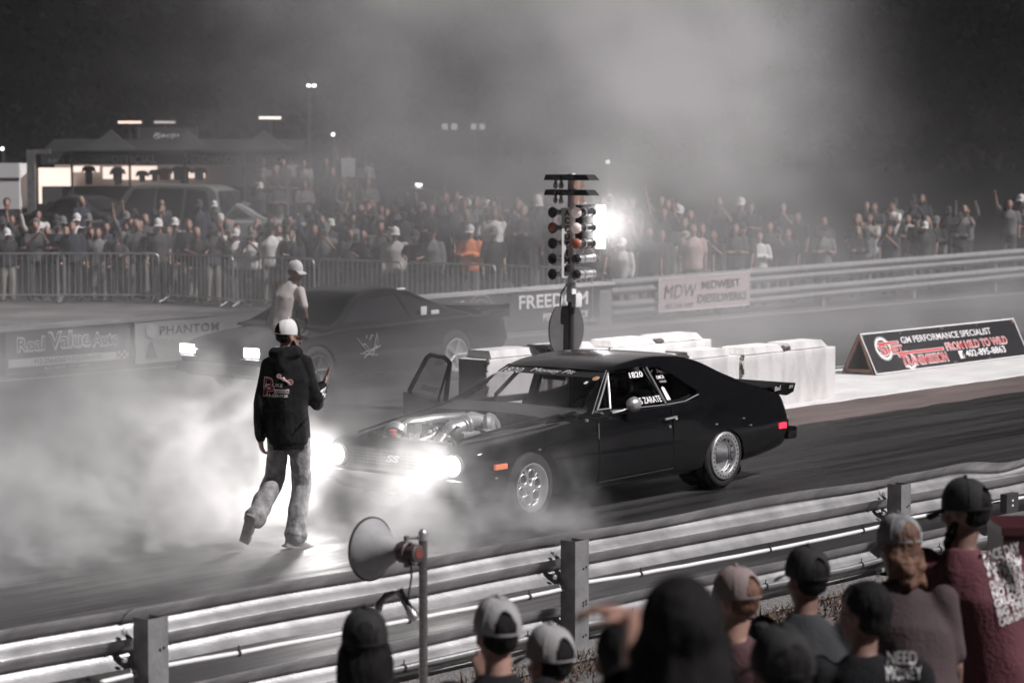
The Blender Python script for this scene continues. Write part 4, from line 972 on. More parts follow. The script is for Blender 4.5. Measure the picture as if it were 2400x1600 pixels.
g.build('checker_pattern', M['white_vinyl'], r)
r = banner(24.78, 27.75, .01, .675, .70, banner_pale, 'pale banner with a dark shield emblem behind the far headlights', M['white_vinyl'])
wl_(r, 'PHANTOM', 25.28, .43, .13, 1.25, 'dark_vinyl', bold=.012, space=1.1); wl_(r, 'RACE CARS', 25.28, .29, .075, 1.2, 'white_vinyl', space=1.5, bold=.02)
# a plain hooded shape over a cone stands where the mascot is
g = MB(); g.add([(24.98, WY - .016, .08), (25.22, WY - .016, .08), (25.12, WY - .016, .34), (25.08, WY - .016, .34)], [(0, 1, 2, 3)]); g.build('cone_emblem', M['grey_vinyl'], r)
g = MB(); g.lathe((25.10, WY - .012, .50), (0, -1, 0), [(0, .11), (.004, .11), (.004, 0)], 20); g.build('round_emblem', M['white_vinyl'], r)
r = banner(28.0, 30.9, .0, .70, .72, banner_dark, 'dark banner hidden behind the far car', None)
r = banner(31.0, 33.66, .02, .735, .755, banner_dark, 'dark banner with a tyre picture above the tail of the far car', M['grey_vinyl'])
wl_(r, 'TIRE ZONE'[-4:], 31.95, .52, .12, .55, 'white_vinyl', bold=.02)
g = MB()
for a, b in ((.40, .35), (.30, .26), (.21, .17), (.12, .0)): g.lathe((32.95, WY - .01, .36), (0, -1, 0), [(0.002, a), (.004, a), (.004, b), (.002, b)], 36)
g.build('tyre_print', M['grey_vinyl'], r)
r = banner(33.74, 36.45, .06, .765, .785, banner_dark, 'dark banner with tall blocky white capitals behind the start light tree', None)
wl_(r, 'FREEDOM', 34.02, .42, .24, 2.05, 'white_vinyl', bold=.02); wl_(r, 'PERFORMANCE', 34.72, .18, .12, 1.35, 'white_vinyl', bold=.02); wl_(r, '712-592-1827', 35.6, .09, .05, .75, 'white_vinyl')
r = banner(38.30, 41.46, .16, .81, .845, banner_pink, 'pinkish banner with dark lettering hung on the far guardrail', M['white_vinyl'], y=WY - .02)
wl_(r, 'MDW', 38.48, .42, .26, 1.1, 'dark_vinyl', y=WY - .02, shear=.15); wl_(r, 'MIDWEST', 39.75, .56, .16, 1.35, 'dark_vinyl', y=WY - .02, bold=.02); wl_(r, 'DIESELWERKS', 39.62, .29, .16, 1.72, 'dark_vinyl', y=WY - .02, bold=.02); wl_(r, '402.330.2687', 38.52, .22, .09, .95, 'dark_vinyl', y=WY - .02)

# ---------------------------------------------------------------- crowd barricades
def barricade_parts(root, L_=2.32):
    g = MB(); r = .021
    g.tube([(.03, 0, .12), (.03, 0, .98), (.06, 0, 1.06), (.13, 0, 1.09), (L_ - .13, 0, 1.09), (L_ - .06, 0, 1.06), (L_ - .03, 0, .98), (L_ - .03, 0, .12)], r, 8); g.tube([(.03, 0, .17), (L_ - .03, 0, .17)], r * .9, 8)
    link('frame', g.mesh('frame', 70), M['galv'], root, (0, 0, 0))
    g = MB(); n_ = 17
    for k in range(1, n_): x = .03 + (L_ - .06) * k / n_; g.tube([(x, 0, .17), (x, 0, 1.09)], .0095, 6, cap=False)
    link('bars', g.mesh('bars', 70), M['galv'], root, (0, 0, 0))
    for x in (.14, L_ - .14):
        g = MB(); g.tube([(x, -.30, .015), (x, -.22, .05), (x, 0, .15), (x, .22, .05), (x, .30, .015)], .017, 6); link('foot', g.mesh('foot', 70), M['galv'], root, (0, 0, 0))
PATH = [(29.2, 46.5), (31.15, 45.05), (33.1, 43.72), (34.55, 42.2), (36.05, 40.3), (35.95, 37.9), (36.0, 35.5), (36.1, 33.1), (36.2, 30.7)]
bl_ = ['at the far left end of the line', 'left of the first full one, cut by the frame edge', 'second from the left, by the pale seated back', 'with the clear rounded corner above the banner wall', 'just right of the rounded corner one', 'behind the man in the white cap', 'half hidden by smoke left of the orange shirt', 'in front of the man in orange', 'nearest the start light tree']
proto = None
for i in range(len(PATH)):
    a = Vector((*PATH[i], 0)); b = Vector((*PATH[i + 1], 0)) if i + 1 < len(PATH) else a + Vector((.02, -2.35, 0))
    rz = math.atan2(b.y - a.y, b.x - a.x); lb_ = 'steel crowd barricade ' + bl_[i]
    if proto is None: proto = thing('crowd_barricade', lb_, 'barricade', a, rz, 'steel barricades in front of the crowd'); barricade_parts(proto)
    else: dup(proto, a, rz, lb_)

# ---------------------------------------------------------------- vehicles parked behind the crowd
def parked(name, label, px, py, dep, yaw, L_, H_, kind, m_, cat):
    p = at(px, py, dep); z = hill(p.x, p.y)
    root = thing(name, label, cat, (p.x, p.y, z), PHI + R(yaw))
    z1 = .98
    def T(x0, x1): return [(x0, .62, .78, .72, .66, .35), (x0 + .1, .80, .86, .80, .84, .3), (x0 + .9, .95, .90, .84, 1.0, .28), (x0 + 1.3, z1, .91, .85, 1.05, .28), (x1 - .3, z1, .91, .85, 1.02, .3), (x1 - .05, .95, .88, .80, .98, .36), (x1, .8, .84, .76, .86, .42)]
    h = L_ / 2; lbm = boolean(lower_body(T(-h, h), 0, 36), [cyl_mesh((x, y, .34), (0, 1, 0), .39, .4) for x in (-h + .85, h - .95) for y in (-1.0, .6)])
    if kind == 'suv': RF = [(-h + 1.15, 1.0), (-h + 1.3, 1.05), (-h + 1.95, H_ - .08), (-h + 2.4, H_), (h - .7, H_ - .02), (h - .25, H_ - .18), (h - .08, 1.1), (h - .05, 1.0)]; win = [[(-h + 1.65, 1.06), (-h + 2.05, H_ - .16), (-h + 2.75, H_ - .12), (-h + 2.75, 1.06)], [(-h + 2.85, 1.06), (-h + 2.85, H_ - .12), (h - 1.25, H_ - .14), (h - 1.25, 1.06)], [(h - 1.15, 1.06), (h - 1.15, H_ - .14), (h - .55, H_ - .2), (h - .3, 1.06)]]
    elif kind == 'pickup': RF = [(-h + 1.25, 1.0), (-h + 1.4, 1.05), (-h + 2.05, H_ - .08), (-h + 2.5, H_), (-h + 3.1, H_ - .03), (-h + 3.35, H_ - .2), (-h + 3.45, 1.1), (-h + 3.5, 1.0)]; win = [[(-h + 1.75, 1.06), (-h + 2.15, H_ - .16), (-h + 2.6, H_ - .12), (-h + 2.6, 1.06)], [(-h + 2.7, 1.06), (-h + 2.7, H_ - .12), (-h + 3.2, H_ - .16), (-h + 3.3, 1.06)]]
    else: RF = [(-h + 1.2, 1.0), (-h + 1.35, 1.04), (-h + 2.1, H_ - .06), (-h + 2.5, H_), (h - 1.7, H_ - .03), (h - 1.2, H_ - .15), (h - .6, 1.06), (h - .5, 1.0)]; win = [[(-h + 1.7, 1.05), (-h + 2.2, H_ - .13), (-h + 2.7, H_ - .1), (-h + 2.7, 1.05)], [(-h + 2.8, 1.05), (-h + 2.8, H_ - .1), (h - 1.75, H_ - .13), (h - 1.1, 1.05)]]
    hwv = lambda z: .84 - max(0, z - 1.0) * .28
    gm = greenhouse(RF, 0, .97, hwv); bm = bmesh.new(); bm.from_mesh(lbm); bm.from_mesh(gm); me = bpy.data.meshes.new('body'); bm.to_mesh(me); bm.free(); sharp(me, 32); link('body', me, m_, root, (0, 0, 0))
    for s in (-1, 1):
        for w in win:
            g = MB(); g.prism([(x, s * (hwv(z) + .004), z) for x, z in w], (0, s * .006, 0)); link('window', g.mesh('window'), M['pane'], root, (0, 0, 0))
        for x in (-h + .85, h - .95):
            c = Vector((x, s * .80, .34)); t = link('wheel', tyre(c, .34, .2, .21).mesh('wheel', 50), M['rubber'], root, (0, 0, 0)); g = MB(); g.lathe(c + Vector((0, s * .1, 0)), (0, s, 0), [(0, .21), (-.01, .19), (-.03, .1), (0, .05), (0, 0)], 16); link('rim', g.mesh('rim'), M['alloy'], t, (0, 0, 0))
        g = MB(); g.box(-h - .005, s * .62 - .14, .66, -h + .06, s * .62 + .14, .78, .01); link('headlight', g.mesh('headlight'), M['alloy'], root, (0, 0, 0))
    g = MB(); g.prism([(-h + 1.32, -.66, 1.09), (-h + 1.32, .66, 1.09), (-h + 1.92, .56, H_ - .13), (-h + 1.92, -.56, H_ - .13)], (-.03, 0, .03)); link('windscreen', g.mesh('windscreen'), M['pane'], root, (0, 0, 0))
    g = MB(); xr = h - .02 if kind == 'suv' else (-h + 3.5 if kind == 'pickup' else h - .75); g.prism([(xr - .02, -.6, 1.08), (xr - .02, .6, 1.08), (xr - .17, .56, H_ - .2), (xr - .17, -.56, H_ - .2)], (.03, 0, .01)); link('rear_window', g.mesh('rear_window'), M['pane'], root, (0, 0, 0))
    return root
M['car_grey'] = mat('mid_grey_paint', (.15, .147, .147), .4, coat=.4); M['car_dark'] = mat('dark_blue_paint', (.03, .03, .036), .3, coat=.5); M['car_silver'] = mat('silver_paint', (.42, .41, .41), .35, metal=.3)
v1 = parked('parked_car', 'grey sport utility vehicle parked behind the crowd, its dark window toward the merchandise stand', 362, 480, 68, -112, 4.9, 2.0, 'suv', M['car_grey'], 'car')
v2 = parked('parked_car', 'dark hatchback parked in front of the lit stall at far left', 215, 480, 71, 60, 4.3, 1.5, 'sedan', M['car_dark'], 'car')
v3 = parked('parked_car', 'silver saloon half hidden in the crowd right of the grey utility vehicle', 560, 470, 68, 80, 4.4, 1.5, 'sedan', M['car_silver'], 'car')
v4 = parked('parked_truck', 'dark pickup truck behind the crowd with a lit light bar on its cab', 940, 450, 69, 95, 5.4, 1.85, 'pickup', M['car_dark'], 'pickup truck')
v5 = parked('parked_car', 'dark saloon with pale windscreen line above the man in orange', 1130, 470, 63, 100, 4.8, 1.6, 'sedan', M['car_dark'], 'car')
g = MB(); g.box(-.35, -.62, 1.87, -.2, .55, 1.95, .02); lbk = link('light_bar', g.mesh('light_bar'), mat('light_bar_glow', (1, 1, 1), .4, emit=(1, .97, .94), estr=5), v4, (0, 0, 0))

# ---------------------------------------------------------------- merchandise stand, trailer, arch
def plank(g, a, b, z0, z1, t=.06):
    d = (b - a); d.z = 0; n_ = Vector((-d.y, d.x, 0)).normalized() * t
    g.prism([a + Vector((0, 0, z0)), b + Vector((0, 0, z0)), b + Vector((0, 0, z1)), a + Vector((0, 0, z1))], n_); return g
def ground(px, dep): p = at(px, 370, dep); return Vector((p.x, p.y, hill(p.x, p.y)))
DT = 76.0; TZ = 3.13
A = ground(95, DT); B = ground(690, DT + 1); A.z = B.z = 0
root = thing('merchandise_stand', 'long merchandise stand with lit shelves under a dark lettered canopy', 'market stall', (A.x, A.y, 0))
sc = FPX / DT
def zz(py): return 3.13 - (py - 370) / sc
bk = FWD * 2.2
plank(MB(), A + bk, B + bk, zz(470), zz(378)).build('back_wall', mat('stall_liner', (.55, .5, .48), .8, var=.25, vscale=.8), root)
g = MB(); g.prism([A + Vector((0, 0, zz(378))), B + Vector((0, 0, zz(378))), B + Vector((0, 0, zz(350))), A + Vector((0, 0, zz(350)))], FWD * -.05)
can = g.build('canopy_valance', mat('canopy_black', (.02, .02, .022), .7), root)
g = MB(); g.add([A + Vector((0, 0, zz(350))), B + Vector((0, 0, zz(350))), B + bk + Vector((0, 0, zz(318))), A + bk + Vector((0, 0, zz(318)))], [(0, 1, 2, 3)]); g.build('canopy_roof', mat('canopy_dark', (.012, .012, .013), .7), root)
for x0_, x1_ in ((150, 330), (330, 505), (505, 690)):
    a = ground(x0_, DT - .3); b = ground(x1_, DT - .3); a.z = b.z = 0; g = MB(); e = [p + Vector((0, 0, zz(346))) for p in (a, b, b + FWD * 2.6, a + FWD * 2.6)]; pk = (a + b) / 2 + FWD * 1.3
    pk.z = zz(296); n8 = 8
    for i_ in range(4):
        c0, c1 = e[i_], e[(i_ + 1) % 4]
        def S_(u, v): p = c0.lerp(c1, u).lerp(pk, v); p.z -= .35 * math.sin(math.pi * v) * .5; return p
        g.grid(S_, 6, n8)
    g.build('peaked_canopy', M['canopy'], root)
def tl(s, px, w, h=.22, m_='white_vinyl'):
    p = ground(px, DT - .08); p.z = zz(374); lettering(s, p, RGT, UPV, h, M[m_], root, w=w, lift=.02)
tl('RACE SOUVENIRS', 112, 1.7, .13, 'grey_vinyl'); tl('OFFICIAL', 256, 1.42); tl('MERCHANDISE', 428, 1.75); tl('OFFICIAL', 590, 1.15)
for px in (80, 165, 298, 424, 560, 690):
    g = MB(); p = ground(px, DT); p.z = 0; g.tube([p + Vector((0, 0, hill(p.x, p.y))), p + Vector((0, 0, zz(350)))], .04, 8); g.build('canopy_post', M['dark_panel'], root)
g = MB(); q = random.Random(8); plank(g, A, B, zz(470), zz(428), .5); g.build('counter', mat('counter_cloth', (.06, .056, .06), .8), root)
mm = [mat('shelf_glow', (.85, .72, .66), .6, emit=(1, .80, .70), estr=1.3, noemis=True), mat('hanging_shirt_dark', (.02, .02, .022), .8), mat('hanging_shirt_pale', (.6, .56, .55), .8), mat('hanging_shirt_red', (.4, .05, .06), .8)]
for (x0, x1, y0, y1) in ((88, 162, 386, 470), (168, 228, 382, 396), (236, 262, 384, 412), (280, 360, 382, 414), (393, 405, 384, 412), (425, 470, 390, 410)):
    a = ground(x0, DT + 2); b = ground(x1, DT + 2); a.z = b.z = 0
    plank(MB(), a, b, zz(y1), zz(y0), .04).build('lit_panel', mm[0], root)
for k in range(11):
    px = q.uniform(166, 560); a = ground(px, DT + 1.2 + q.uniform(-.6, .4)); a.z = 0; w = q.uniform(.25, .42); z1 = zz(q.uniform(379, 392)); z0 = z1 - q.uniform(.35, .6)
    g = MB(); b = a + RGT * w; c = a + RGT * (w / 2)
    g.prism([a + RGT * .06 + Vector((0, 0, z0)), b - RGT * .06 + Vector((0, 0, z0)), b - RGT * .05 + Vector((0, 0, z1 - .16)), b + RGT * .07 + Vector((0, 0, z1 - .2)), b + RGT * .03 + Vector((0, 0, z1 - .04)), c + RGT * .08 + Vector((0, 0, z1)), c - RGT * .08 + Vector((0, 0, z1)), a - RGT * .03 + Vector((0, 0, z1 - .04)), a - RGT * .07 + Vector((0, 0, z1 - .2)), a + RGT * .05 + Vector((0, 0, z1 - .16))], FWD * .03)
    g.build('hanging_shirt', mm[1 if k % 3 else 2 if k % 2 else 3], root)
# upper banner with torn letters on the stand's rear trailer
a = ground(318, DT + 5); b = ground(452, DT + 5); a.z = b.z = 0
r = thing('race_banner', 'dark upper banner with ragged pale script above the merchandise canopy', 'banner', (a.x, a.y, 0)); plank(MB(), a, b, zz(335), zz(288)).build('sheet', banner_dark, r)
for s, px, py, w in (('Racing', 352, 312, 1.1), ('Series', 352, 324, 1.0)): p = ground(px, DT + 4.9); p.z = zz(py); lettering(s, p, RGT, (0.0, 0, 1), .15, M['white_vinyl'], r, w=w, shear=.3, bold=.02)
g = MB()
for p in (a, b): g.tube([p + Vector((0, 0, hill(p.x, p.y))), p + Vector((0, 0, zz(286)))], .05, 8)
g.build('post', M['dark_panel'], r)
# trailer at the far left and steel arch beside it
a = ground(-60, DT); b = ground(44, DT); a.z = b.z = 0
r = thing('white_trailer', 'white box trailer at the far left edge beyond the crowd', 'trailer', (a.x, a.y, hill(a.x, a.y)))
g = MB(); plank(g, a, b, zz(480), zz(375), 2.2); g.build('body', M['white'], r); g = MB(); plank(g, a - FWD * .012, b - FWD * .012, zz(414), zz(408), .008); g.build('dark_stripe', M['dark_panel'], r)
g = MB(); c = ground(30, DT); c.z = 0
for px in (-40, -10): p = ground(px, DT + .1); g.lathe(Vector((p.x, p.y, hill(p.x, p.y) + .35)), FWD, [(-.1, 0), (-.1, .35), (.12, .35), (.12, 0)], 20)
g.build('wheel', M['rubber'], r)
a = ground(72, DT - 2); r = thing('steel_arch', 'pale square steel post with a stub arm left of the lit stall', 'post', a)
g = MB(); g.obox(Vector((a.x, a.y, (zz(345) + a.z) / 2)), RGT, FWD, UPV, .12, .12, (zz(345) - a.z) / 2); g.obox(Vector((a.x, a.y, zz(349))) + RGT * .35, RGT, FWD, UPV, .24, .1, .07); g.build('post', M['galv'], r)

# ---------------------------------------------------------------- lamps far off
def far_lamp(label, px, py, dep, w, h, estr, col, cat='lamp', parts=1, pole=True):
    p = at(px, py, dep); g_ = hill(p.x, p.y); r = thing('yard_lamp', label, cat, (p.x, p.y, g_))
    for k in range(parts):
        q_ = p + RGT * (k * w * 1.6); g = MB(); g.obox(q_ + FWD * .07, RGT, FWD, UPV, w / 2 + .04, .05, h / 2 + .04); hd = g.build('lamp_head', M['dark_panel'], r)
        g = MB(); g.obox(q_, RGT, FWD, UPV, w / 2, .025, h / 2); g.build('lens', mat('far_lamp_glow', (1, 1, 1), .5, emit=col, estr=estr), hd, origin=pos_of(r))
    g = MB(); b = p + FWD * .15; g.tube([Vector((b.x, b.y, g_)), b + Vector((0, 0, .05))], .05, 8); g.tube([b, b + RGT * (w * 1.6 * (parts - 1) + .01)], .03, 6); g.build('pole', M['dark_panel'], r)
far_lamp('tube lamp glowing warm high on a pole at left above the stand', 298, 281, 82, .78, .07, 1.4, (1, .66, .5))
far_lamp('dim tube lamp beside the warm one above the stand', 378, 281, 82, .70, .07, .28, (1, .8, .7))
far_lamp('tube lamp glowing white high above the word on the stand canopy', 620, 271, 82, .74, .08, 1.6, (1, .88, .78))
far_lamp('small bright twin floodlight high in the dark sky at left', 709, 197, 92, .13, .09, 7, (1, .95, .92), parts=2)
far_lamp('twin floodlights faint in the smoke above the middle of the crowd', 1022, 291, 92, .22, .22, .35, (1, .97, .95), parts=2)
far_lamp('second pair of faint floodlights in the smoke above the middle', 1088, 291, 92, .2, .2, .3, (1, .97, .95), parts=2)
far_lamp('tiny point lamp at the far left above the white trailer', 5, 342, 80, .07, .07, 9, (1, .97, .95))
far_lamp('small point lamp above the tall hand held placard', 765, 309, 80, .10, .1, 5, (1, .97, .95))
far_lamp('small point lamp in the smoke right of the start light tree', 1396, 372, 70, .10, .1, 2.5, (1, .97, .95))
# ---------------------------------------------------------------- people
def rings(g, rs, n=18):
    """closed tube through elliptical rings (centre, right, forward, rx, ry)"""
    vs = []
    for c, r_, f_, a, b in rs:
        for k in range(n):
            t = 2 * math.pi * k / n; vs.append(Vector(c) + r_ * (a * math.cos(t)) + f_ * (b * math.sin(t)))
    fs = [(i * n + k, i * n + (k + 1) % n, (i + 1) * n + (k + 1) % n, (i + 1) * n + k) for i in range(len(rs) - 1) for k in range(n)]
    fs += [tuple(range(n - 1, -1, -1)), tuple((len(rs) - 1) * n + k for k in range(n))]
    return g.add(vs, fs)
def limb(g, pts, rs, n=12):
    pts = [Vector(p) for p in pts]; P2 = [pts[0]]; R2_ = [rs[0]]
    for i in range(len(pts) - 1):
        for t in (.5, 1.0): P2.append(pts[i].lerp(pts[i + 1], t)); R2_.append(rs[i] * (1 - t) + rs[i + 1] * t)
    g.tube(P2, R2_, n)
    for p, r in zip(pts, rs): g.ball(p, r, n, 8)
    return g
def hand(g, w, d, pn, side, curl=.35, spread=.12, k=1.0):
    """wrist W, finger direction D, palm normal PN (out of the palm), thumb towards SIDE"""
    d = d.normalized(); pn = (pn - d * pn.dot(d)).normalized(); s = pn.cross(d).normalized(); s = s if s.dot(side) > 0 else -s
    pc_ = w + d * .05 * k; rot = Matrix((s, d, pn)).transposed(); g.ball(pc_, (.040 * k, .052 * k, .016 * k), 14, 8, rot)
    for i, ln in enumerate((.074, .082, .077, .060)):
        b = w + d * (.088 * k - abs(i - 1.2) * .004) + s * ((.029 - .0195 * i) * k); dd_ = (d + s * (spread * (1.5 - i) * .5)).normalized()
        m1 = b + (dd_ * math.cos(curl * .6) + pn * math.sin(curl * .6)) * ln * .45 * k; m2 = m1 + (dd_ * math.cos(curl * 1.5) + pn * math.sin(curl * 1.5)) * ln * .32 * k; m3 = m2 + (dd_ * math.cos(curl * 2.2) + pn * math.sin(curl * 2.2)) * ln * .25 * k
        g.tube([b - d * .02 * k, b, m1, m2, m3], [.0095 * k, .0092 * k, .0086 * k, .008 * k, .0062 * k], 8); g.ball(m3, .0064 * k, 8, 6)
    t0 = w + d * .022 * k + s * .028 * k; t1 = t0 + (s * .75 + d * .65 + pn * .2).normalized() * .042 * k; t2 = t1 + (s * .3 + d * .9 + pn * .3).normalized() * .034 * k
    g.tube([w + d * .012 * k + s * .01 * k, t0, t1, t2], [.014 * k, .0135 * k, .0105 * k, .008 * k], 8); g.ball(t2, .008 * k, 8, 6)
def head(g, c, f, u, k=1.0):
    r_ = f.cross(u).normalized(); rot = Matrix((r_, f, u)).transposed()
    P = lambda x, y, z: c + r_ * (x * k) + f * (y * k) + u * (z * k)
    g.ball(P(0, -.012, .03), (.077 * k, .098 * k, .096 * k), 20, 14, rot); g.ball(P(0, .022, -.035), (.062 * k, .072 * k, .088 * k), 18, 12, rot)
    g.ball(P(0, .066, -.10), (.030 * k, .028 * k, .024 * k), 12, 8, rot); g.ball(P(0, .078, .022), (.052 * k, .018 * k, .012 * k), 12, 8, rot)
    g.tube([P(0, .088, .015), P(0, .112, -.028)], [.009 * k, .015 * k], 8); g.ball(P(0, .11, -.028), .015 * k, 8, 6); g.ball(P(0, .089, -.062), (.025 * k, .012 * k, .007 * k), 10, 6, rot); g.ball(P(0, .088, -.074), (.021 * k, .011 * k, .007 * k), 10, 6, rot)
    for s in (-1, 1):
        g.ball(P(s * .078, -.008, -.008), (.010 * k, .020 * k, .032 * k), 10, 8, rot); g.ball(P(s * .045, .06, -.03), (.02 * k, .02 * k, .02 * k), 8, 6, rot)
    return P
def remesh(g, vox, smooth=3, wob=0.0, ws_=7.0):
    me = evaluated(g.mesh('m', fix=False), [('REMESH', dict(mode='VOXEL', voxel_size=vox)), ('SMOOTH', dict(factor=.5, iterations=smooth))])
    if wob:
        ns = [v.normal.copy() for v in me.vertices]
        for v, n_ in zip(me.vertices, ns):
            c = v.co; v.co = c + n_ * (wob * (noise.noise(Vector((c.x * ws_ * 1.3, c.y * ws_ * 1.3, c.z * ws_ * .35 + c.x * 3))) + .35 * noise.noise(Vector((c.x * ws_ * 1.7, c.y * ws_ * 1.7, c.z * ws_ * 1.5 + 5)))))
    for p in me.polygons: p.use_smooth = True
    me.update(); return me

def body_frames(J):
    r_ = (J['shR'] - J['shL']).normalized(); u = (J['neck'] - J['pelvis']).normalized(); f = u.cross(r_).normalized(); return r_, f, u
def skin_body(J, f, u, vox, k=1.0, hands=True, hd=None, smooth=3):
    g = MB(); r_, bf, bu = body_frames(J); head(g, J['head'], f, u, k)
    g.tube([J['head'] - u * .06 * k - f * .01, J['neck'] + bu * .01, J['neck'] - bu * .05], [.052 * k, .054 * k, .07 * k], 12)
    pe, ne = J['pelvis'], J['neck']; L_ = (ne - pe)
    rings(g, [(pe - bu * .06, r_, bf, .12 * k, .09 * k), (pe, r_, bf, .145 * k, .10 * k), (pe + L_ * .35, r_, bf, .125 * k, .085 * k), (pe + L_ * .7, r_, bf, .15 * k, .10 * k), (pe + L_ * .92, r_, bf, .13 * k, .07 * k), (ne, r_, bf, .06 * k, .055 * k)])
    for s in 'LR':
        limb(g, [J['sh' + s], J['el' + s], J['wr' + s]], [.048 * k, .038 * k, .027 * k]); limb(g, [J['hip' + s], J['kn' + s], J['an' + s]], [.075 * k, .052 * k, .038 * k]); g.tube([J['an' + s], J['an' + s].lerp(J['toe' + s], .55)], [.034 * k, .02 * k], 8)
        if hands:
            h = (hd or {}).get(s) or {}
            d = h.get('d') or (J['wr' + s] - J['el' + s]); hand(g, J['wr' + s], d, h.get('pn') or (r_ * (1 if s == 'L' else -1)), h.get('side') or bf, h.get('curl', .4), h.get('spread', .12), k * .98)
        else: g.ball(J['wr' + s] + (J['wr' + s] - J['el' + s]).normalized() * .07 * k, .042 * k, 10, 6)
    return remesh(g, vox, smooth)
def shirt_mesh(J, vox, k=1.0, sleeve='short', fat=1.0, hood=False, long_=.0, wob=.006, collar=True):
    g = MB(); r_, f, u = body_frames(J); pe, ne = J['pelvis'], J['neck']; L_ = ne - pe
    rings(g, [(pe - u * (.10 + long_) * k, r_, f, .172 * k * fat, .125 * k * fat), (pe - u * .03, r_, f, .178 * k * fat, .13 * k * fat), (pe + L_ * .35, r_, f, .168 * k * fat, .122 * k * fat), (pe + L_ * .66, r_, f, .182 * k * fat, .13 * k * fat), (pe + L_ * .86, r_, f, .165 * k, .105 * k), (pe + L_ * .96, r_, f, .105 * k, .08 * k), (ne + u * .012, r_, f, .066 * k, .062 * k)], 24)
    for s in 'LR':
        a, b, c = J['sh' + s], J['el' + s], J['wr' + s]
        g.ball(a, .066 * k, 14, 10)
        if sleeve == 'long':
            limb(g, [a, b, b.lerp(c, .86), b.lerp(c, .97)], [.068 * k, .060 * k, .050 * k, .040 * k], 14)
        elif sleeve == 'short': limb(g, [a, a.lerp(b, .78)], [.068 * k, .062 * k], 14)
    if hood:
        g.tube([ne + r_ * .10 * k + f * .03, ne + r_ * .085 * k - f * .05 + u * .01, ne - f * .085 - u * .02, ne - r_ * .085 * k - f * .05 + u * .01, ne - r_ * .10 * k + f * .03], [.04 * k, .055 * k, .066 * k, .055 * k, .04 * k], 12)
        g.ball(ne - f * .085 - u * .07, (.09 * k, .05 * k, .10 * k), 14, 10)
        rings(g, [(ne - u * .03, r_, f, .09 * k, .085 * k), (ne + u * .055, r_, f, .075 * k, .078 * k)], 18)
        rings(g, [(pe - u * (.10 + long_) * k, r_, f, .155 * k * fat, .112 * k * fat), (pe - u * (.15 + long_) * k, r_, f, .150 * k * fat, .108 * k * fat)], 20)
    return remesh(g, vox, 4, wob)
def trousers_mesh(J, vox, k=1.0, wob=.008, cuff=True, r=(.098, .078, .068)):
    g = MB(); r_, f, u = body_frames(J); pe = J['pelvis']
    rings(g, [(pe + u * .09 * k, r_, f, .15 * k, .112 * k), (pe, r_, f, .163 * k, .122 * k), (pe - u * .09 * k, r_, f, .158 * k, .122 * k)], 20)
    for s in 'LR':
        a, b, c = J['hip' + s], J['kn' + s], J['an' + s]; e = c + (b - c).normalized() * .0
        limb(g, [a, b, b.lerp(c, .55), e], [r[0] * k, r[1] * k, r[2] * k, r[2] * 1.02 * k], 14)
        if cuff: g.tube([b.lerp(c, .88), b.lerp(c, .99)], [r[2] * 1.08 * k, r[2] * 1.14 * k], 14)
    return remesh(g, vox, 3, wob, 9)
def shoe_mesh(a, t, k=1.0, vox=.012, sole_up=None):
    g = MB(); d = (t - a).normalized(); up_ = sole_up or Vector((0, 0, 1)); s = d.cross(up_).normalized(); up_ = s.cross(d).normalized(); rot = Matrix((s, d, up_)).transposed()
    b = a - up_ * .045 * k
    g.ball(b - d * .02 * k, (.040 * k, .062 * k, .055 * k), 14, 10, rot); g.ball(b + d * .07 * k - up_ * .012 * k, (.045 * k, .085 * k, .038 * k), 14, 10, rot); g.ball(b + d * .15 * k - up_ * .02 * k, (.046 * k, .06 * k, .028 * k), 14, 10, rot)
    g.tube([b + up_ * .02 * k, b + up_ * .09 * k], [.045 * k, .047 * k], 12)
    o = b + d * .055 * k - up_ * .042 * k; g.obox(o, s, d, up_, .042 * k, .135 * k, .011 * k)
    return remesh(g, vox, 2)
def cap_mesh(c, f, u, k=1.0, back=False, n=72, m=22):
    """crown (0 front panel, 1 rear mesh), brim (2), strap opening left in the rear"""
    r_ = f.cross(u).normalized(); bd = -f if back else f; g = MB(); c = c + u * .026 * k - f * .008
    def P(a, e):
        q = math.cos(e); lift = .112 * k * math.sin(e) * (1 + .05 * math.cos(a))
        return c + (bd * math.cos(a) * .108 + bd.cross(u) * math.sin(a) * .087) * (k * (q ** .8)) + u * lift
    for i in range(n):
        for j in range(m):
            a0, a1 = 2 * math.pi * i / n, 2 * math.pi * (i + 1) / n; e0, e1 = -.12 + (math.pi / 2 + .12) * j / m, -.12 + (math.pi / 2 + .12) * (j + 1) / m
            am = (a0 + a1) / 2; da = abs(am - math.pi)
            if da < .55 and 1 <= j and e1 < .80 * math.cos(da / .55 * 1.3) + .05: continue
            g.m = 0 if min(am, 2 * math.pi - am) < 1.05 else 1
            g.add([P(a0, e0), P(a1, e0), P(a1, e1), P(a0, e1)], [(0, 1, 2, 3)])
    g.m = 2
    def B(uu, v):
        a = (uu - .5) * 2.0; rr = .086 + (.074 * v) * (math.cos(a) * .8 + .2); 
        return c + bd * ((.108 * math.cos(a) * .93 + .078 * v * math.cos(a * .6)) * k) + bd.cross(u) * ((.087 * math.sin(a) + .018 * v * math.sin(a)) * k) + u * ((-.012 - .022 * v - .016 * abs(uu - .5) * 2 * v) * k)
    g.grid(B, 14, 5); g.grid(lambda a, b: B(a, b) - u * .004, 14, 5)
    g.m = 0 if False else 1
    for a in (math.pi - 1.0, math.pi + 1.0, math.pi - 2.09 + .0, math.pi + 2.09):
        g.tube([P(a, .05 + (math.pi / 2 - .06) * t / 7) for t in range(8)], .0028 * k, 5)
    g.ball(P(0, math.pi / 2) , .009 * k, 8, 5)
    return g
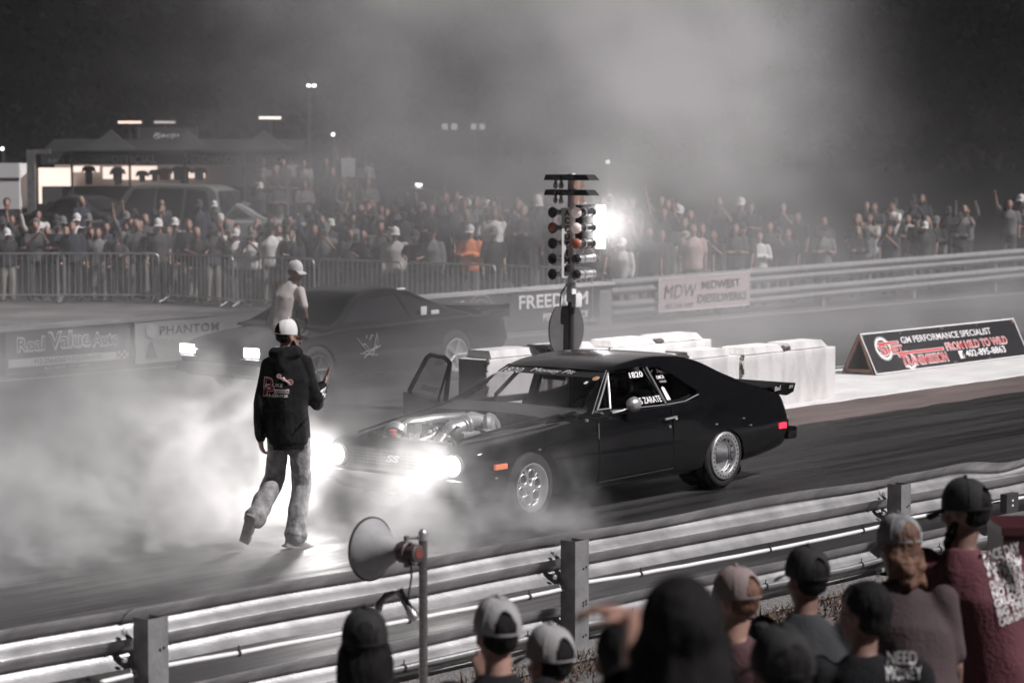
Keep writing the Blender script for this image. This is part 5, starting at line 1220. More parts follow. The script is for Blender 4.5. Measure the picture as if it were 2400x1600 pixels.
def hair_mesh(c, f, u, k=1.0, kind='short', vox=.012):
    r_ = f.cross(u).normalized(); rot = Matrix((r_, f, u)).transposed(); g = MB()
    P = lambda x, y, z: c + r_ * (x * k) + f * (y * k) + u * (z * k)
    if kind == 'nape': g.ball(P(0, -.026, .036), (.078 * k, .094 * k, .082 * k), 16, 12, rot); g.ball(P(0, -.045, -.012), (.069 * k, .060 * k, .050 * k), 14, 10, rot)
    else: g.ball(P(0, -.026, .042), (.083 * k, .097 * k, .094 * k), 16, 12, rot); g.ball(P(0, -.05, -.015), (.072 * k, .062 * k, .06 * k), 12, 8, rot)
    if kind == 'long':
        g.ball(P(0, -.065, -.10), (.09 * k, .055 * k, .13 * k), 14, 10, rot)
        for s in (-1, 1): g.ball(P(s * .078, -.02, -.10), (.034 * k, .05 * k, .13 * k), 10, 8, rot); g.ball(P(s * .085, -.045, -.19), (.045 * k, .05 * k, .07 * k), 10, 8, rot)
    if kind == 'curly':
        q = random.Random(4)
        for _ in range(60):
            a = q.uniform(-1, 1); p = P(.075 * a + q.uniform(-.015, .015), -.055 - .035 * (1 - a * a) + q.uniform(-.02, .02), -.07 + q.uniform(-.10, .06)); g.ball(p, q.uniform(.014, .026), 7, 5)
        g.ball(P(0, -.065, -.06), (.07, .04, .08), 10, 8, rot)
    return remesh(g, vox, 1 if kind == 'curly' else 2, .006 if kind != 'curly' else .004, 40)

def put(name, me, m_, parent): return link(name, me, m_, parent)
def person(label, J, f, u, origin, skin='skin', vox=.012, k=1.0, cat='person', group=None, hands=True, hd=None):
    me = skin_body(J, f, u, vox, k, hands, hd); o = link('person', me, M[skin], None, origin); return tag(o, label, cat, group)

# ---- the man in the black hooded top, seen from behind, clapping as he walks
D0 = 19.62
A_ = lambda x, y, d=0.0: at(x, y, D0 + d)
J = dict(head=A_(662, 772, .02), neck=A_(655, 812, .0), shL=A_(618, 838, .04), shR=A_(700, 836, .02), elL=A_(598, 930, -.02), wrL=A_(598, 1006, .05), elR=A_(727, 928, .06), wrR=A_(741, 884, .24),
         pelvis=A_(662, 990, 0), hipL=A_(638, 1008, 0), hipR=A_(687, 1008, 0), knL=A_(632, 1098, .12), anL=A_(585, 1190, -.10), toeL=A_(571, 1241, .02), knR=A_(692, 1110, .10), anR=A_(679, 1232, .0), toeR=A_(722, 1247, .10))
gz = Vector((A_(690, 1262).x, A_(690, 1262).y, 0)); J['anR'].z = max(J['anR'].z, .085); J['toeR'].z = .045
hf = (RGT * .86 + FWD * .50 - UPV * .06).normalized(); hu = (UPV - hf * UPV.dot(hf)).normalized()
hd = {'L': dict(d=(-UPV * 1.0 + RGT * .10 + FWD * .12), pn=(RGT * .8 + FWD * .5), side=FWD, curl=.55), 'R': dict(d=(UPV * .86 + RGT * .38 + FWD * .1), pn=(-RGT * .75 - FWD * .2 + UPV * .3), side=-FWD, curl=.10, spread=.10)}
hero = person('bearded man in black hooded top and jeans clapping as he walks past the headlights', J, hf, hu, gz, vox=.0058, hd=hd)
hood = shirt_mesh(J, .010, 1.0, 'long', 1.02, True, .0, .013); hood_bvh = bvh_of(hood)
put('hooded_top', hood, mat('black_fleece', (.010, .0095, .0105), .92, bump=.9, bscale=13, spec=.2), hero)
def jeans_material():
    return mat('washed_denim', (.22, .216, .22), .88, var=.3, vscale=16, bump=.5, bscale=16, col2=(.42, .41, .41), contrast=(.3, .75), detail=8)
M['jeans'] = jeans_material(); put('jeans', trousers_mesh(J, .010, 1.0, .018, True, (.092, .081, .083)), M['jeans'], hero)
shoe = mat('worn_suede', (.20, .185, .175), .9, var=.25, vscale=30)
put('shoe', shoe_mesh(J['anR'], J['toeR'], 1.05, .008), shoe, hero)
put('shoe', shoe_mesh(J['anL'], J['toeL'], 1.05, .008, (-FWD * -.9 + RGT * .35 + UPV * .2)), shoe, hero)
cg = cap_mesh(J['head'] + hu * .004, hf, hu, 1.0); put('trucker_cap', cg.mesh('cap', 60), [M['matte_black'], mat('cap_white_mesh', (.78, .76, .75), .8, bump=.4, bscale=200), M['matte_black']], hero)
put('hair', hair_mesh(J['head'], hf, hu, .98, 'nape', .008), M['hair_dark'], hero)
g = MB(); P = lambda x, y, z: J['head'] + hf.cross(hu) * x + hf * y + hu * z
for s in (-1, 1): g.tube([P(s * .07, .012, -.03), P(s * .062, .035, -.075), P(s * .03, .078, -.105)], [.010, .018, .02], 8)
g.ball(P(0, .080, -.108), (.034, .028, .034), 12, 8); g.ball(P(0, .100, -.052), (.024, .012, .008), 8, 6); put('beard', remesh(g, .006, 2, .003, 60), M['hair_dark'], hero)
g = MB(); g.tube([P(.055, .055, -.135), P(.075, .03, -.16)], .006, 6); put('drawstring', g.mesh('drawstring'), M['white'], hero) if False else None
# print on the back
dn_ = -(FWD * .97 - RGT * .1); rr_ = (RGT * .98 + FWD * .08).normalized(); uu_ = UPV
def cast(bvh, px, py):
    o_ = Vector((0, 0, 3.13)); h = bvh.ray_cast(o_, (at(px, py, 10) - o_).normalized()); return h[0]
def back(s, px, py, h, w, m_, **k_): return lettering(s, cast(hood_bvh, px, py), rr_, uu_, h, M[m_], hero, w=w, onto=hood_bvh, **k_)
for s, px, py, h, w in (('D', 606, 888, .070, .072), ('P', 605, 906, .075, .085)):
    back(s, px - 1.5, py + 1.5, h + .012, w + .012, 'white_vinyl', bold=.06, shear=.1, lift=.005); back(s, px, py, h, w, 'crimson', bold=.03, shear=.1, lift=.008)
back('UKE', 626, 888, .028, .085, 'white_vinyl', bold=.03, shear=.15, lift=.006); back('ERFORMANCE', 629, 902, .030, .125, 'white_vinyl', bold=.05, shear=.15, lift=.006); back('ERFORMANCE', 629.5, 901.5, .022, .122, 'crimson', shear=.15, lift=.009)
back('515-232-0126', 607, 910, .022, .19, 'white_vinyl', bold=.04, shear=.15, lift=.006)
g = MB()
def onback(px, py, l=.007):
    p = A_(px, py, -.3); h = hood_bvh.ray_cast(p, FWD, 1.0); return (h[0] if h[0] is not None else p) - FWD * l
for px, py, r1 in ((636, 868, .020), (662, 882, .026)):
    g.lathe(onback(px, py), -FWD, [(0, r1 * .55), (.003, r1 * .6), (.003, r1), (0, r1)], 18, True); g.lathe(onback(px, py), -FWD, [(0, r1 * .3), (.003, r1 * .3), (.003, 0)], 10)
g.tube([onback(638, 872), onback(646, 876), onback(655, 880), onback(661, 886)], [.006, .012, .010, .005], 6); g.ball(onback(647, 874), (.016, .008, .016), 10, 6)
put('engine_print', g.mesh('engine_print'), mat('faded_pink_print', (.55, .36, .36), .8), hero)
for s, px, py in (('L', 729, 906), ('A', 733, 914)):
    lettering(s, A_(px, py, -.25), (RGT * .5 + UPV * -.8), (RGT * .8 + UPV * .5), .045, M['white_vinyl'], hero, w=.04, bold=.05, onto=hood_bvh, lift=.006)

# ---- the man in white behind the far car, bending to the right
D1 = 33.2
B_ = lambda x, y, d=0.0: at(x, y, D1 + d)
J = dict(head=B_(678, 624), neck=B_(668, 648), shL=B_(638, 658, .1), shR=B_(690, 668, -.12), elL=B_(640, 712, .1), wrL=B_(648, 752, .15), elR=B_(700, 712, -.15), wrR=B_(706, 748, -.05), pelvis=B_(640, 752, .0))
for s, q_ in (('L', -12), ('R', 14)):
    J['hip' + s] = B_(640 + q_, 760); p = J['hip' + s]; J['kn' + s] = Vector((p.x, p.y, .48)) + RGT * .05; J['an' + s] = Vector((p.x, p.y, .09)); J['toe' + s] = J['an' + s] + RGT * .14 + FWD * .06 - UPV * .05
wf = (RGT * .9 - FWD * .35 - UPV * .12).normalized(); wu = (UPV - wf * UPV.dot(wf)).normalized(); o_ = Vector((J['pelvis'].x, J['pelvis'].y, 0))
p2 = person('man in white cap and pale shirt leaning forward beside the far car in the smoke', J, wf, wu, o_, vox=.012)
put('shirt', shirt_mesh(J, .014, 1.0, 'short', 1.12, wob=.010), mat('pale_shirt', (.72, .66, .63), .85), p2); put('trousers', trousers_mesh(J, .02), M['dark_panel'], p2)
put('cap', cap_mesh(J['head'] + wu * .01, wf, wu, 1.08).mesh('cap', 60), [M['white'], M['white'], M['white']], p2); put('hair', hair_mesh(J['head'], wf, wu, 1.0, 'nape'), M['grey_vinyl'], p2)

# ---- the driver of the near car
J = dict(head=V(17.98, YC - .36, 1.02), neck=V(18.02, YC - .36, .88), shL=V(18.0, YC - .56, .80), shR=V(18.0, YC - .16, .80), elL=V(17.78, YC - .60, .66), elR=V(17.78, YC - .14, .66), wrL=V(17.50, YC - .46, .80), wrR=V(17.50, YC - .26, .80), pelvis=V(18.02, YC - .36, .48),
         hipL=V(17.98, YC - .45, .46), hipR=V(17.98, YC - .27, .46), knL=V(17.55, YC - .45, .56), knR=V(17.55, YC - .27, .56), anL=V(17.2, YC - .45, .42), anR=V(17.2, YC - .27, .42), toeL=V(17.08, YC - .45, .46), toeR=V(17.08, YC - .27, .46))
J = {k_: v for k_, v in J.items()}
drv = person('driver in racing helmet and dark suit at the wheel of the black car', J, V(-1, 0, 0), V(0, 0, 1), V(17.98, YC - .36, .48), vox=.014, hands=False)
put('race_suit', shirt_mesh(J, .014, .98, 'long'), M['dark_panel'], drv)
g = MB(); g.ball(J['head'] + V(.0, 0, .01), (.135, .115, .135), 22, 14); hm = put('helmet', g.mesh('helmet'), mat('grey_helmet', (.30, .29, .29), .2, coat=.8), drv)
g = MB(); g.grid(lambda a, b: J['head'] + V(-.137 * math.cos((a - .5) * 2.0) * math.cos((b - .5) * .7), .118 * math.sin((a - .5) * 2.0), .02 + .135 * math.sin((b - .5) * .7)), 10, 4); g.build('visor', M['pane'], hm, origin=pos_of(drv))

# ---- spectators in the near stand, seen from behind
def stand_pose(hp, yaw, lean=0.0, bend=0.12, k=1.0, arms=('down', 'down'), tors=.56, floor=None):
    """HP head centre; the trunk faces YAW left of the view; LEAN moves the hips right, BEND moves them back"""
    f = (FWD * math.cos(R(yaw)) - RGT * math.sin(R(yaw))); r_ = (RGT * math.cos(R(yaw)) + FWD * math.sin(R(yaw)))
    ne = hp - UPV * .155 * k - f * .03 + r_ * 0; pe = ne - UPV * tors * k - f * bend + RGT * lean
    J = dict(head=hp, neck=ne, pelvis=pe); gz_ = hill(pe.x, pe.y) - .012 if floor is None else floor
    u = (ne - pe).normalized()
    for s, sg in (('L', -1), ('R', 1)):
        sh = ne - u * .065 * k + r_ * (sg * .185 * k); J['sh' + s] = sh; a = arms[0 if s == 'L' else 1]
        if a == 'down': J['el' + s] = sh - UPV * .29 * k + r_ * (sg * .05) - f * .02; J['wr' + s] = J['el' + s] - UPV * .22 * k + f * .12
        elif a == 'front': J['el' + s] = sh - UPV * .25 * k + r_ * (sg * .05) + f * .10; J['wr' + s] = J['el' + s] + f * .2 + UPV * .05 - r_ * (sg * .12)
        elif a == 'up': J['el' + s] = sh - UPV * .15 + f * .16 + r_ * (sg * .10); J['wr' + s] = J['el' + s] + UPV * .22 + f * .06
        elif a == 'point': J['el' + s] = sh - UPV * .18 + r_ * (sg * .20) + f * .08; J['wr' + s] = J['el' + s] + r_ * (sg * .17) + UPV * .04 + f * .14
        elif a == 'raise': J['el' + s] = sh + UPV * .18 + r_ * (sg * .14) + f * .06; J['wr' + s] = J['el' + s] + UPV * .24 + f * .03
        hp_ = pe - u * .03 + r_ * (sg * .085 * k); J['hip' + s] = hp_; b = Vector((hp_.x, hp_.y, gz_)) + r_ * sg * .03; J['kn' + s] = hp_.lerp(b, .48) + f * .03; J['an' + s] = b + UPV * .085; J['toe' + s] = b + UPV * .045 + f * .15
    return J, f, r_
def facing(yaw, pitch=0.0):
    f = (FWD * math.cos(R(yaw)) - RGT * math.sin(R(yaw))) * math.cos(R(pitch)) + UPV * math.sin(R(pitch)); u = (UPV - f * UPV.dot(f)).normalized(); return f, u
def spectator(label, px, py, dep, yb, yh, shirt, lean=0.0, over=None, floor=None, bend=.1, k=1.0, arms=('down', 'down'), cap=None, back=False, hair=('nape', 'hair_dark'), fat=1.0, skin='skin_tan', pitch=0, trousers='dark_panel', sleeve='short', hd=None, vox=.011, tors=.56):
    hp = at(px, py, dep); J, bf, br = stand_pose(hp, yb, lean, bend, k, arms, tors, floor); J.update(over or {}); f, u = facing(yh, pitch); o_ = Vector((J['pelvis'].x, J['pelvis'].y, hill(J['pelvis'].x, J['pelvis'].y) - .012))
    p = person(label, J, f, u, o_, skin, vox, k, group='spectators in the near stand', hd=hd)
    sm = shirt_mesh(J, .013, k, sleeve, fat, wob=.009); sh_b = bvh_of(sm); put('shirt', sm, shirt, p); put('trousers', trousers_mesh(J, .02, k), M[trousers], p)
    for s in 'LR': put('shoe', shoe_mesh(J['an' + s], J['toe' + s], k, .02), M['dark_panel'], p)
    if cap: put('cap', cap_mesh(hp + u * .006 * k, f, u, 1.06 * k, back).mesh('cap', 60), cap, p)
    if hair: put('hair', hair_mesh(hp, f, u, k * 1.02, hair[0]), M[hair[1]], p)
    return p, J, f, u, bf, br, sh_b
cloth = lambda n, c, **k_: mat(n, c, .9, bump=.3, bscale=60, spec=.2, **k_)
mk, wmesh, blk = M['matte_black'], mat('grey_cap_mesh', (.31, .30, .30), .85, bump=.4, bscale=160), mat('black_twill', (.014, .013, .014), .85, bump=.2, bscale=120)
white_c = mat('white_twill', (.46, .445, .445), .85, bump=.2, bscale=120)
spectator('spectator with long dark hair under a plain black cap, wearing a grey shirt', 838, 1482, 9.5, 0, 4, cloth('grey_shirt', (.20, .195, .195)), cap=[blk, blk, blk], hair=('long', 'hair_dark'), bend=.06)
spectator('spectator in black shirt with a pale mesh trucker cap worn straight, below the horn speaker', 1142, 1460, 9.3, 6, 18, cloth('black_shirt', (.012, .011, .012)), cap=[blk, wmesh, blk], hair=('nape', 'hair_dark'), skin='skin', bend=.08)
spectator('spectator in white cap raising a hand with spread fingers beside the trucker cap', 1262, 1520, 9.6, -8, 35, cloth('black_shirt', (.012, .011, .012)), cap=[white_c, wmesh, white_c], hair=('nape', 'hair_dark'), skin='skin', arms=('up', 'down'), hd={'L': dict(d=UPV + RGT * -.15, pn=FWD, side=RGT, curl=.25, spread=.3)})
spectator('spectator in pink shirt with a rosy mesh trucker cap under the guardrail', 1692, 1382, 10.2, -25, 42, cloth('dusky_pink_shirt', (.085, .045, .048)), cap=[blk, mat('rosy_cap_mesh', (.25, .19, .185), .85, bump=.4, bscale=160), blk], hair=('nape', 'hair_ginger'), bend=-.1, lean=.06, pitch=-6, skin='skin')
spectator('spectator in grey tee with a glossy black cap worn backwards', 1852, 1332, 10.6, -14, 26, cloth('slate_tee', (.040, .040, .044)), cap=[blk, blk, blk], hair=('nape', 'hair_dark'), lean=.08, bend=.12, fat=1.15)
p, J, f, u, bf, br, sb = spectator('spectator with short black hair and glasses in black lettered tee', 1984, 1412, 9.3, -6, 42, cloth('black_tee', (.010, .0095, .011)), hair=('short', 'hair_dark'), lean=.16, bend=.10, fat=1.12)
def shirt_text(p, sb, s, px, py, dep, h, w, m_, rgt=RGT, up_=UPV, **k_): return lettering(s, cast(sb, px, py) or at(px, py, dep - .2), rgt, up_, h, M[m_], p, w=w, onto=sb, **k_)
shirt_text(p, sb, 'NEED', 2038, 1524, 9.3, .050, .112, 'white_vinyl', lift=.008, bold=-.018); shirt_text(p, sb, 'MONEY', 2038, 1562, 9.3, .048, .134, 'white_vinyl', lift=.008, bold=-.018)
r_ = f.cross(u); g = MB()
for s in (-1, 1):
    P = lambda x, y, z: J['head'] + r_ * x + f * y + u * z
    pts = [P(s * .034 + .027 * math.cos(a * math.pi / 8), .102, .008 + .020 * math.sin(a * math.pi / 8)) for a in range(17)]; g.tube(pts, .003, 5); g.tube([P(s * .06, .098, .015), P(s * .08, .05, .014), P(s * .083, -.01, .008)], .0028, 5)
put('glasses', g.mesh('glasses'), mk, p)
spectator('spectator in washed pink tee with ginger curls under a mottled grey cap', 2066, 1258, 10.6, -10, 22, cloth('washed_pink_tee', (.066, .047, .050), var=.25, vscale=4), cap=[mat('mottled_grey_cap', (.20, .196, .20), .9, var=.5, vscale=24)] * 3, hair=('curly', 'hair_ginger'), lean=.10, bend=.16, fat=1.15, pitch=-10)
p, J, f, u, bf, br, sb = spectator('bearded spectator in dark red tee with white print and black cap, standing at far right', 2218, 1178, 11.0, -22, 50, cloth('wine_red_tee', (.125, .046, .058)), cap=[blk, blk, blk], hair=('nape', 'hair_dark'), lean=.20, bend=.12, k=1.06, fat=1.14, arms=('front', 'down'), pitch=-4, tors=.60)
g = MB(); r_ = f.cross(u); P = lambda x, y, z: J['head'] + r_ * x + f * y + u * z
for s in (-1, 1): g.tube([P(s * .072, .01, -.03), P(s * .062, .045, -.09), P(s * .02, .085, -.14)], [.014, .028, .03], 8)
g.ball(P(0, .075, -.15), (.045, .04, .06), 12, 8); g.tube([P(0, .07, -.16), P(0, .06, -.25)], [.045, .02], 10); put('beard', remesh(g, .009, 2, .005, 50), M['hair_dark'], p)
tx = random.Random(2); sl = (RGT * .97 + FWD * .2).normalized(); tu = (UPV + RGT * -.06)
for i, s in enumerate(('RACE DAY', 'WEEKEND', '* STREET', 'OUTLAW RUN', 'NO PREP', 'GRUDGE', 'BIG TIRE', 'CASH DAYS')):
    lettering(s, cast(sb, 2262 + 5 * i, 1290 + 21 * i) or at(2262, 1290 + 21 * i, 10.9), (RGT + UPV * .30).normalized(), UPV - RGT * .25, .034 if i else .045, M['white_vinyl'], p, w=.17 - .004 * i, onto=sb, lift=.006, bold=.02, shear=.1)
spectator('large blurred spectator with dark hair very near the camera, pointing with the left hand', 1558, 1470, 5.1, 0, 10, cloth('brown_black_shirt', (.016, .013, .014)), hair=('long', 'hair_dark'), fat=1.15, bend=.05, floor=.55, over=dict(elL=at(1462, 1560, 5.3), wrL=at(1462, 1420, 5.6)), hd={'L': dict(d=-RGT * .9 + UPV * .15 + FWD * .5, pn=-UPV, side=UPV, curl=.5)}, skin='skin', k=1.05)
spectator('blurred dark haired spectator in brown shirt low in front of the grey tee', 1795, 1552, 7.2, -10, 20, cloth('umber_shirt', (.045, .032, .034)), cap=[blk, blk, blk], hair=('short', 'hair_dark'), bend=.05)
spectator('blurred spectator with black hair low behind the big pointing one', 1430, 1520, 7.4, 0, 5, cloth('soot_shirt', (.012, .011, .012)), hair=('short', 'hair_dark'), bend=.05)
spectator('spectator whose dark cap just shows at the bottom left edge', 205, 1650, 9.2, 0, 10, cloth('coal_shirt', (.014, .013, .014)), cap=[blk, blk, blk], hair=('nape', 'hair_dark'))
spectator('dark spectator at the right edge, shoulder in front of the red tee', 2310, 1520, 7.5, 0, 20, cloth('ink_shirt', (.010, .0095, .011)), hair=('short', 'hair_dark')) if False else None
pf = at(1558, 1470, 5.1); r = thing('grandstand_step', 'low timber step of the near stand under the big blurred spectator', 'step', (pf.x, pf.y, -.37))
g = MB()
for k_ in range(4): g.obox(Vector((pf.x, pf.y, .53)) + FWD * (.2 * k_ - .35), RGT, FWD, UPV, .9, .09, .018)
g.build('plank', M['wood'], r)
for s in (-1, 1):
    g = MB(); g.obox(Vector((pf.x, pf.y, .07)) + RGT * .8 * s, RGT, FWD, UPV, .05, .4, .44); g.build('support', M['wood'], r)
# red cooler box and the grey device on the far right of the rail
c = at(2335, 1215, 12.4); gz_ = hill(c.x, c.y) - .012; r = thing('cooler_box', 'dark red lidded box behind the man in red at the right edge', 'cooler', (c.x, c.y, gz_))
g = MB(); g.obox(Vector((c.x, c.y, (gz_ + c.z) / 2)), RGT, FWD, UPV, .11, .2, (c.z - gz_) / 2); g.build('body', mat('dark_red_plastic', (.045, .009, .013), .5), r); g = MB(); g.obox(Vector((c.x, c.y, c.z + .02)), RGT, FWD, UPV, .12, .21, .02); g.build('lid', mat('dark_red_lid', (.05, .010, .015), .45), r)
p_ = rail(9.75, .02, .40); r = thing('junction_box', 'small dark device with two lights hung on the guardrail at right', 'device', p_)
g = MB(); g.obox(p_, RD, RN, UPV, .09, .03, .075); g.build('case', M['dark_panel'], r); g = MB(); g.obox(p_ + RN * .031 + UPV * .02, RD, RN, UPV, .012, .002, .008); g.obox(p_ + RN * .031 - UPV * .02, RD, RN, UPV, .012, .002, .008); g.build('indicator', M['white'], r)

# ---------------------------------------------------------------- the crowd across the strip
def crowd_pose(kind):
    hp = V(0, 0, 1.63); J = dict(head=hp, neck=V(0, -.02, 1.48), pelvis=V(0, -.02, .93)); f = V(0, 1, 0)
    for s, sg in (('L', -1), ('R', 1)):
        sh = V(sg * .185, -.02, 1.41); J['sh' + s] = sh
        el, wr = sh + V(sg * .05, -.02, -.28), sh + V(sg * .05, .06, -.52)
        if kind == 'fold': el = sh + V(sg * .07, .05, -.26); wr = V(-sg * .06, .22, 1.17)
        if kind == 'phone': el = sh + V(sg * .05, .14, -.18); wr = V(sg * .06, .34, 1.46)
        if kind == 'raise' and s == 'R': el = sh + V(.10, .04, .20); wr = sh + V(.14, .06, .46)
        if kind == 'both': el = sh + V(sg * .14, .04, .14); wr = sh + V(sg * .10, .08, .40)
        if kind == 'rail': el = sh + V(sg * .07, .16, -.22); wr = V(sg * .14, .40, 1.14)
        J['el' + s], J['wr' + s] = el, wr
        J['hip' + s] = V(sg * .09, -.02, .90); J['kn' + s] = V(sg * .11, .02, .49); J['an' + s] = V(sg * .12, -.02, .085); J['toe' + s] = V(sg * .14, .13, .04)
    if kind == 'rail':
        J['head'] = V(0, .16, 1.56); J['neck'] = V(0, .10, 1.42)
        for s in 'LR': J['sh' + s] += V(0, .10, -.06)
    return J
CV = 0.024; protos = {}; f0, u0 = V(0, 1, 0), V(0, 0, 1)
def crowd_proto(kind, top, slv):
    J = crowd_pose(kind); me = skin_body(J, f0, u0, CV, 1.0, False, None, 2); o = bpy.data.objects.new('person', me); me.materials.append(M['skin']); COL.objects.link(o); o['category'] = 'person'
    link('shirt', shirt_mesh(J, .028, 1.03, slv, 1.1, wob=.012), M['white'], o, (0, 0, 0)); link('trousers', trousers_mesh(J, .03), M['white'], o, (0, 0, 0))
    if top == 'cap': link('cap', cap_mesh(J['head'] + u0 * .01, f0, u0, 1.08, False, 20, 6).mesh('cap', 60), [M['white']] * 3, o, (0, 0, 0)); link('hair', hair_mesh(J['head'], f0, u0, 1, 'nape', .026), M['hair_dark'], o, (0, 0, 0))
    else: link('hair', hair_mesh(J['head'], f0, u0, 1.03, top, .026), M['hair_dark'], o, (0, 0, 0))
    if kind == 'phone': link('phone', MB().box(-.035, .40, 1.46, .035, .41, 1.60).mesh('phone'), M['dark_panel'], o, (0, 0, 0))
    return o
SH = {n_: mat('crowd_' + n_, c, .9) for n_, c in dict(black=(.018, .017, .019), charcoal=(.05, .048, .052), grey=(.16, .155, .155), white=(.62, .60, .59), pale=(.40, .38, .37), navy=(.03, .032, .045), orange=(.62, .19, .08), pinkish=(.55, .40, .38)).items()}
TR = {n_: mat('legwear_' + n_, c, .9) for n_, c in dict(dark=(.03, .03, .034), denim=(.10, .10, .11), tan=(.22, .20, .18)).items()}
HAIR = [M['hair_dark'], M['hair_dark'], mat('hair_brown', (.05, .033, .025), .7), mat('hair_fair', (.22, .17, .12), .7)]
KIND = {'down': 'arms down', 'fold': 'arms folded', 'phone': 'holding a phone', 'raise': 'one arm raised', 'both': 'both arms raised', 'rail': 'leaning on the rail'}
TOP = {'cap': 'cap', 'short': 'short hair', 'long': 'long hair'}
cr = random.Random(77); combos = [(a, b, c) for a in KIND for b in TOP for c in ('short', 'long')]; used = set()
LOOK = V(19, 17, 0)
def crowd(x, y, kind=None, top=None, shirt=None, cap=None, trouser=None, label=None, zone='in the crowd', yaw=None, sc_=None, slv=None, dz=0.0):
    kind = kind or cr.choices(list(KIND), [8, 4, 4, 1.2, .6, 0])[0]; top = top or cr.choices(list(TOP), [4, 4, 3])[0]; slv = slv or ('short' if cr.random() < .7 else 'long')
    shirt = shirt or cr.choices(['black', 'charcoal', 'grey', 'white', 'pale', 'navy'], [6, 5, 3, 1.6, 1.6, 3])[0]; trouser = trouser or cr.choice(['dark', 'dark', 'denim', 'tan']); cap = cap or cr.choices(['black', 'charcoal', 'white', 'grey'], [4, 2, 3, 2])[0]
    key = (kind, top, slv)
    if key not in protos: protos[key] = crowd_proto(*key); o = protos[key]
    else: o = dup(protos[key])
    z = hill(x, y) + dz - .012; o.location = (x, y, z); d = LOOK - V(x, y, 0); o.rotation_euler = (0, 0, math.atan2(d.y, d.x) - math.pi / 2 + cr.uniform(-.35, .35) if yaw is None else yaw)
    s_ = sc_ or cr.uniform(.92, 1.06); o.scale = (s_ * cr.uniform(.97, 1.08), s_, s_)
    hr = cr.choice(HAIR); mats_ = {'shirt': SH[shirt], 'trousers': TR[trouser], 'hair': hr}
    for ch in o.children:
        nm = ch.name.split('.')[0]
        for i, sl_ in enumerate(ch.material_slots):
            sl_.link = 'OBJECT'; sl_.material = mats_.get(nm, SH[cap] if nm == 'cap' else sl_.material) if nm != 'phone' else M['dark_panel']
    o['label'] = label or 'person in %s top, %s, %s, %s' % (shirt, KIND[kind], cap + ' cap' if top == 'cap' else TOP[top], zone)
    o['category'] = 'person'; o['group'] = 'people in the crowd across the strip'
    return o
# singled out people first
pw = lambda px, dep: (at(px, 370, dep).x, at(px, 370, dep).y)
crowd(36.75, 31.95, 'fold', 'cap', 'orange', 'white', label='person in bright orange tee with long dark hair under a white cap behind the barricade', sc_=1.0) ; 
crowd(*pw(1592, 50.0), 'down', 'short', 'pinkish', trouser='denim', label='tall person in pale pinkish tee and jeans behind the pinkish banner', sc_=1.06, yaw=PHI + R(95) )
crowd(*pw(1640, 50.5), 'phone', 'short', 'black', label='person in black top checking a phone right of the pale pinkish tee', sc_=.98)
crowd(*pw(1520, 49.1), 'down', 'long', 'charcoal', label='long haired person in dark top left of the pale pinkish tee, bare arms', sc_=1.0)
crowd(*pw(1745, 51.8), 'fold', 'short', 'white', slv='long', label='person in bright white long sleeved top at the far guardrail', sc_=.93)
crowd(*pw(1705, 51.4), 'down', 'cap', 'black', 'black', label='person in black top beside the bright white long sleeved one', sc_=1.03)
crowd(*pw(1585, 51.6), 'raise', 'long', 'charcoal', label='person raising an arm high behind the pale pinkish tee', sc_=1.06)
crowd(*pw(1430, 48.4), 'down', 'cap', 'white', 'white', label='person in white cap and white top right of the glowing start light panel', sc_=.9)
po = crowd(*pw(800, 66), 'both', 'short', 'grey', label='person holding a pale placard overhead in the crowd', sc_=1.08)
p3 = po.location; hz = at(800, 385, 66); r = thing('placard', 'pale blank placard held up above the crowd', 'sign', hz); g = MB(); g.obox(hz, RGT, FWD, UPV, .19, .012, .26); g.build('board', M['white'], r); g = MB(); g.tube([hz - UPV * .26, hz - UPV * .5], .015, 6); g.build('stick', M['wood'], r)
crowd(*pw(712, 57.5), 'fold', 'cap', 'grey', 'white', label='person in grey with a bright white cap behind the barricades, above the man in white', sc_=1.02)
crowd(*pw(505, 58), 'down', 'cap', 'charcoal', 'white', label='person in charcoal with a white cap left of centre, before the dark jacketed group', sc_=1.0)
crowd(*pw(425, 56.5), 'down', 'short', 'pale', label='person in pale tee seen behind the rounded barricade corner', sc_=1.0)
crowd(*pw(240, 55.2), 'down', 'short', 'pale', label='person with broad pale shirt back low behind the left barricades', sc_=.86)
crowd(*pw(287, 55.0), 'down', 'short', 'pinkish', label='person in pinkish grey shirt bending low beside the broad pale back', sc_=.84)
crowd(*pw(1098, 60), 'down', 'cap', 'charcoal', 'white', label='person with wide white hat above the one in orange', sc_=1.06)
crowd(*pw(14, 62), 'down', 'short', 'black', label='tall dark person against the white trailer at far left', sc_=1.1)
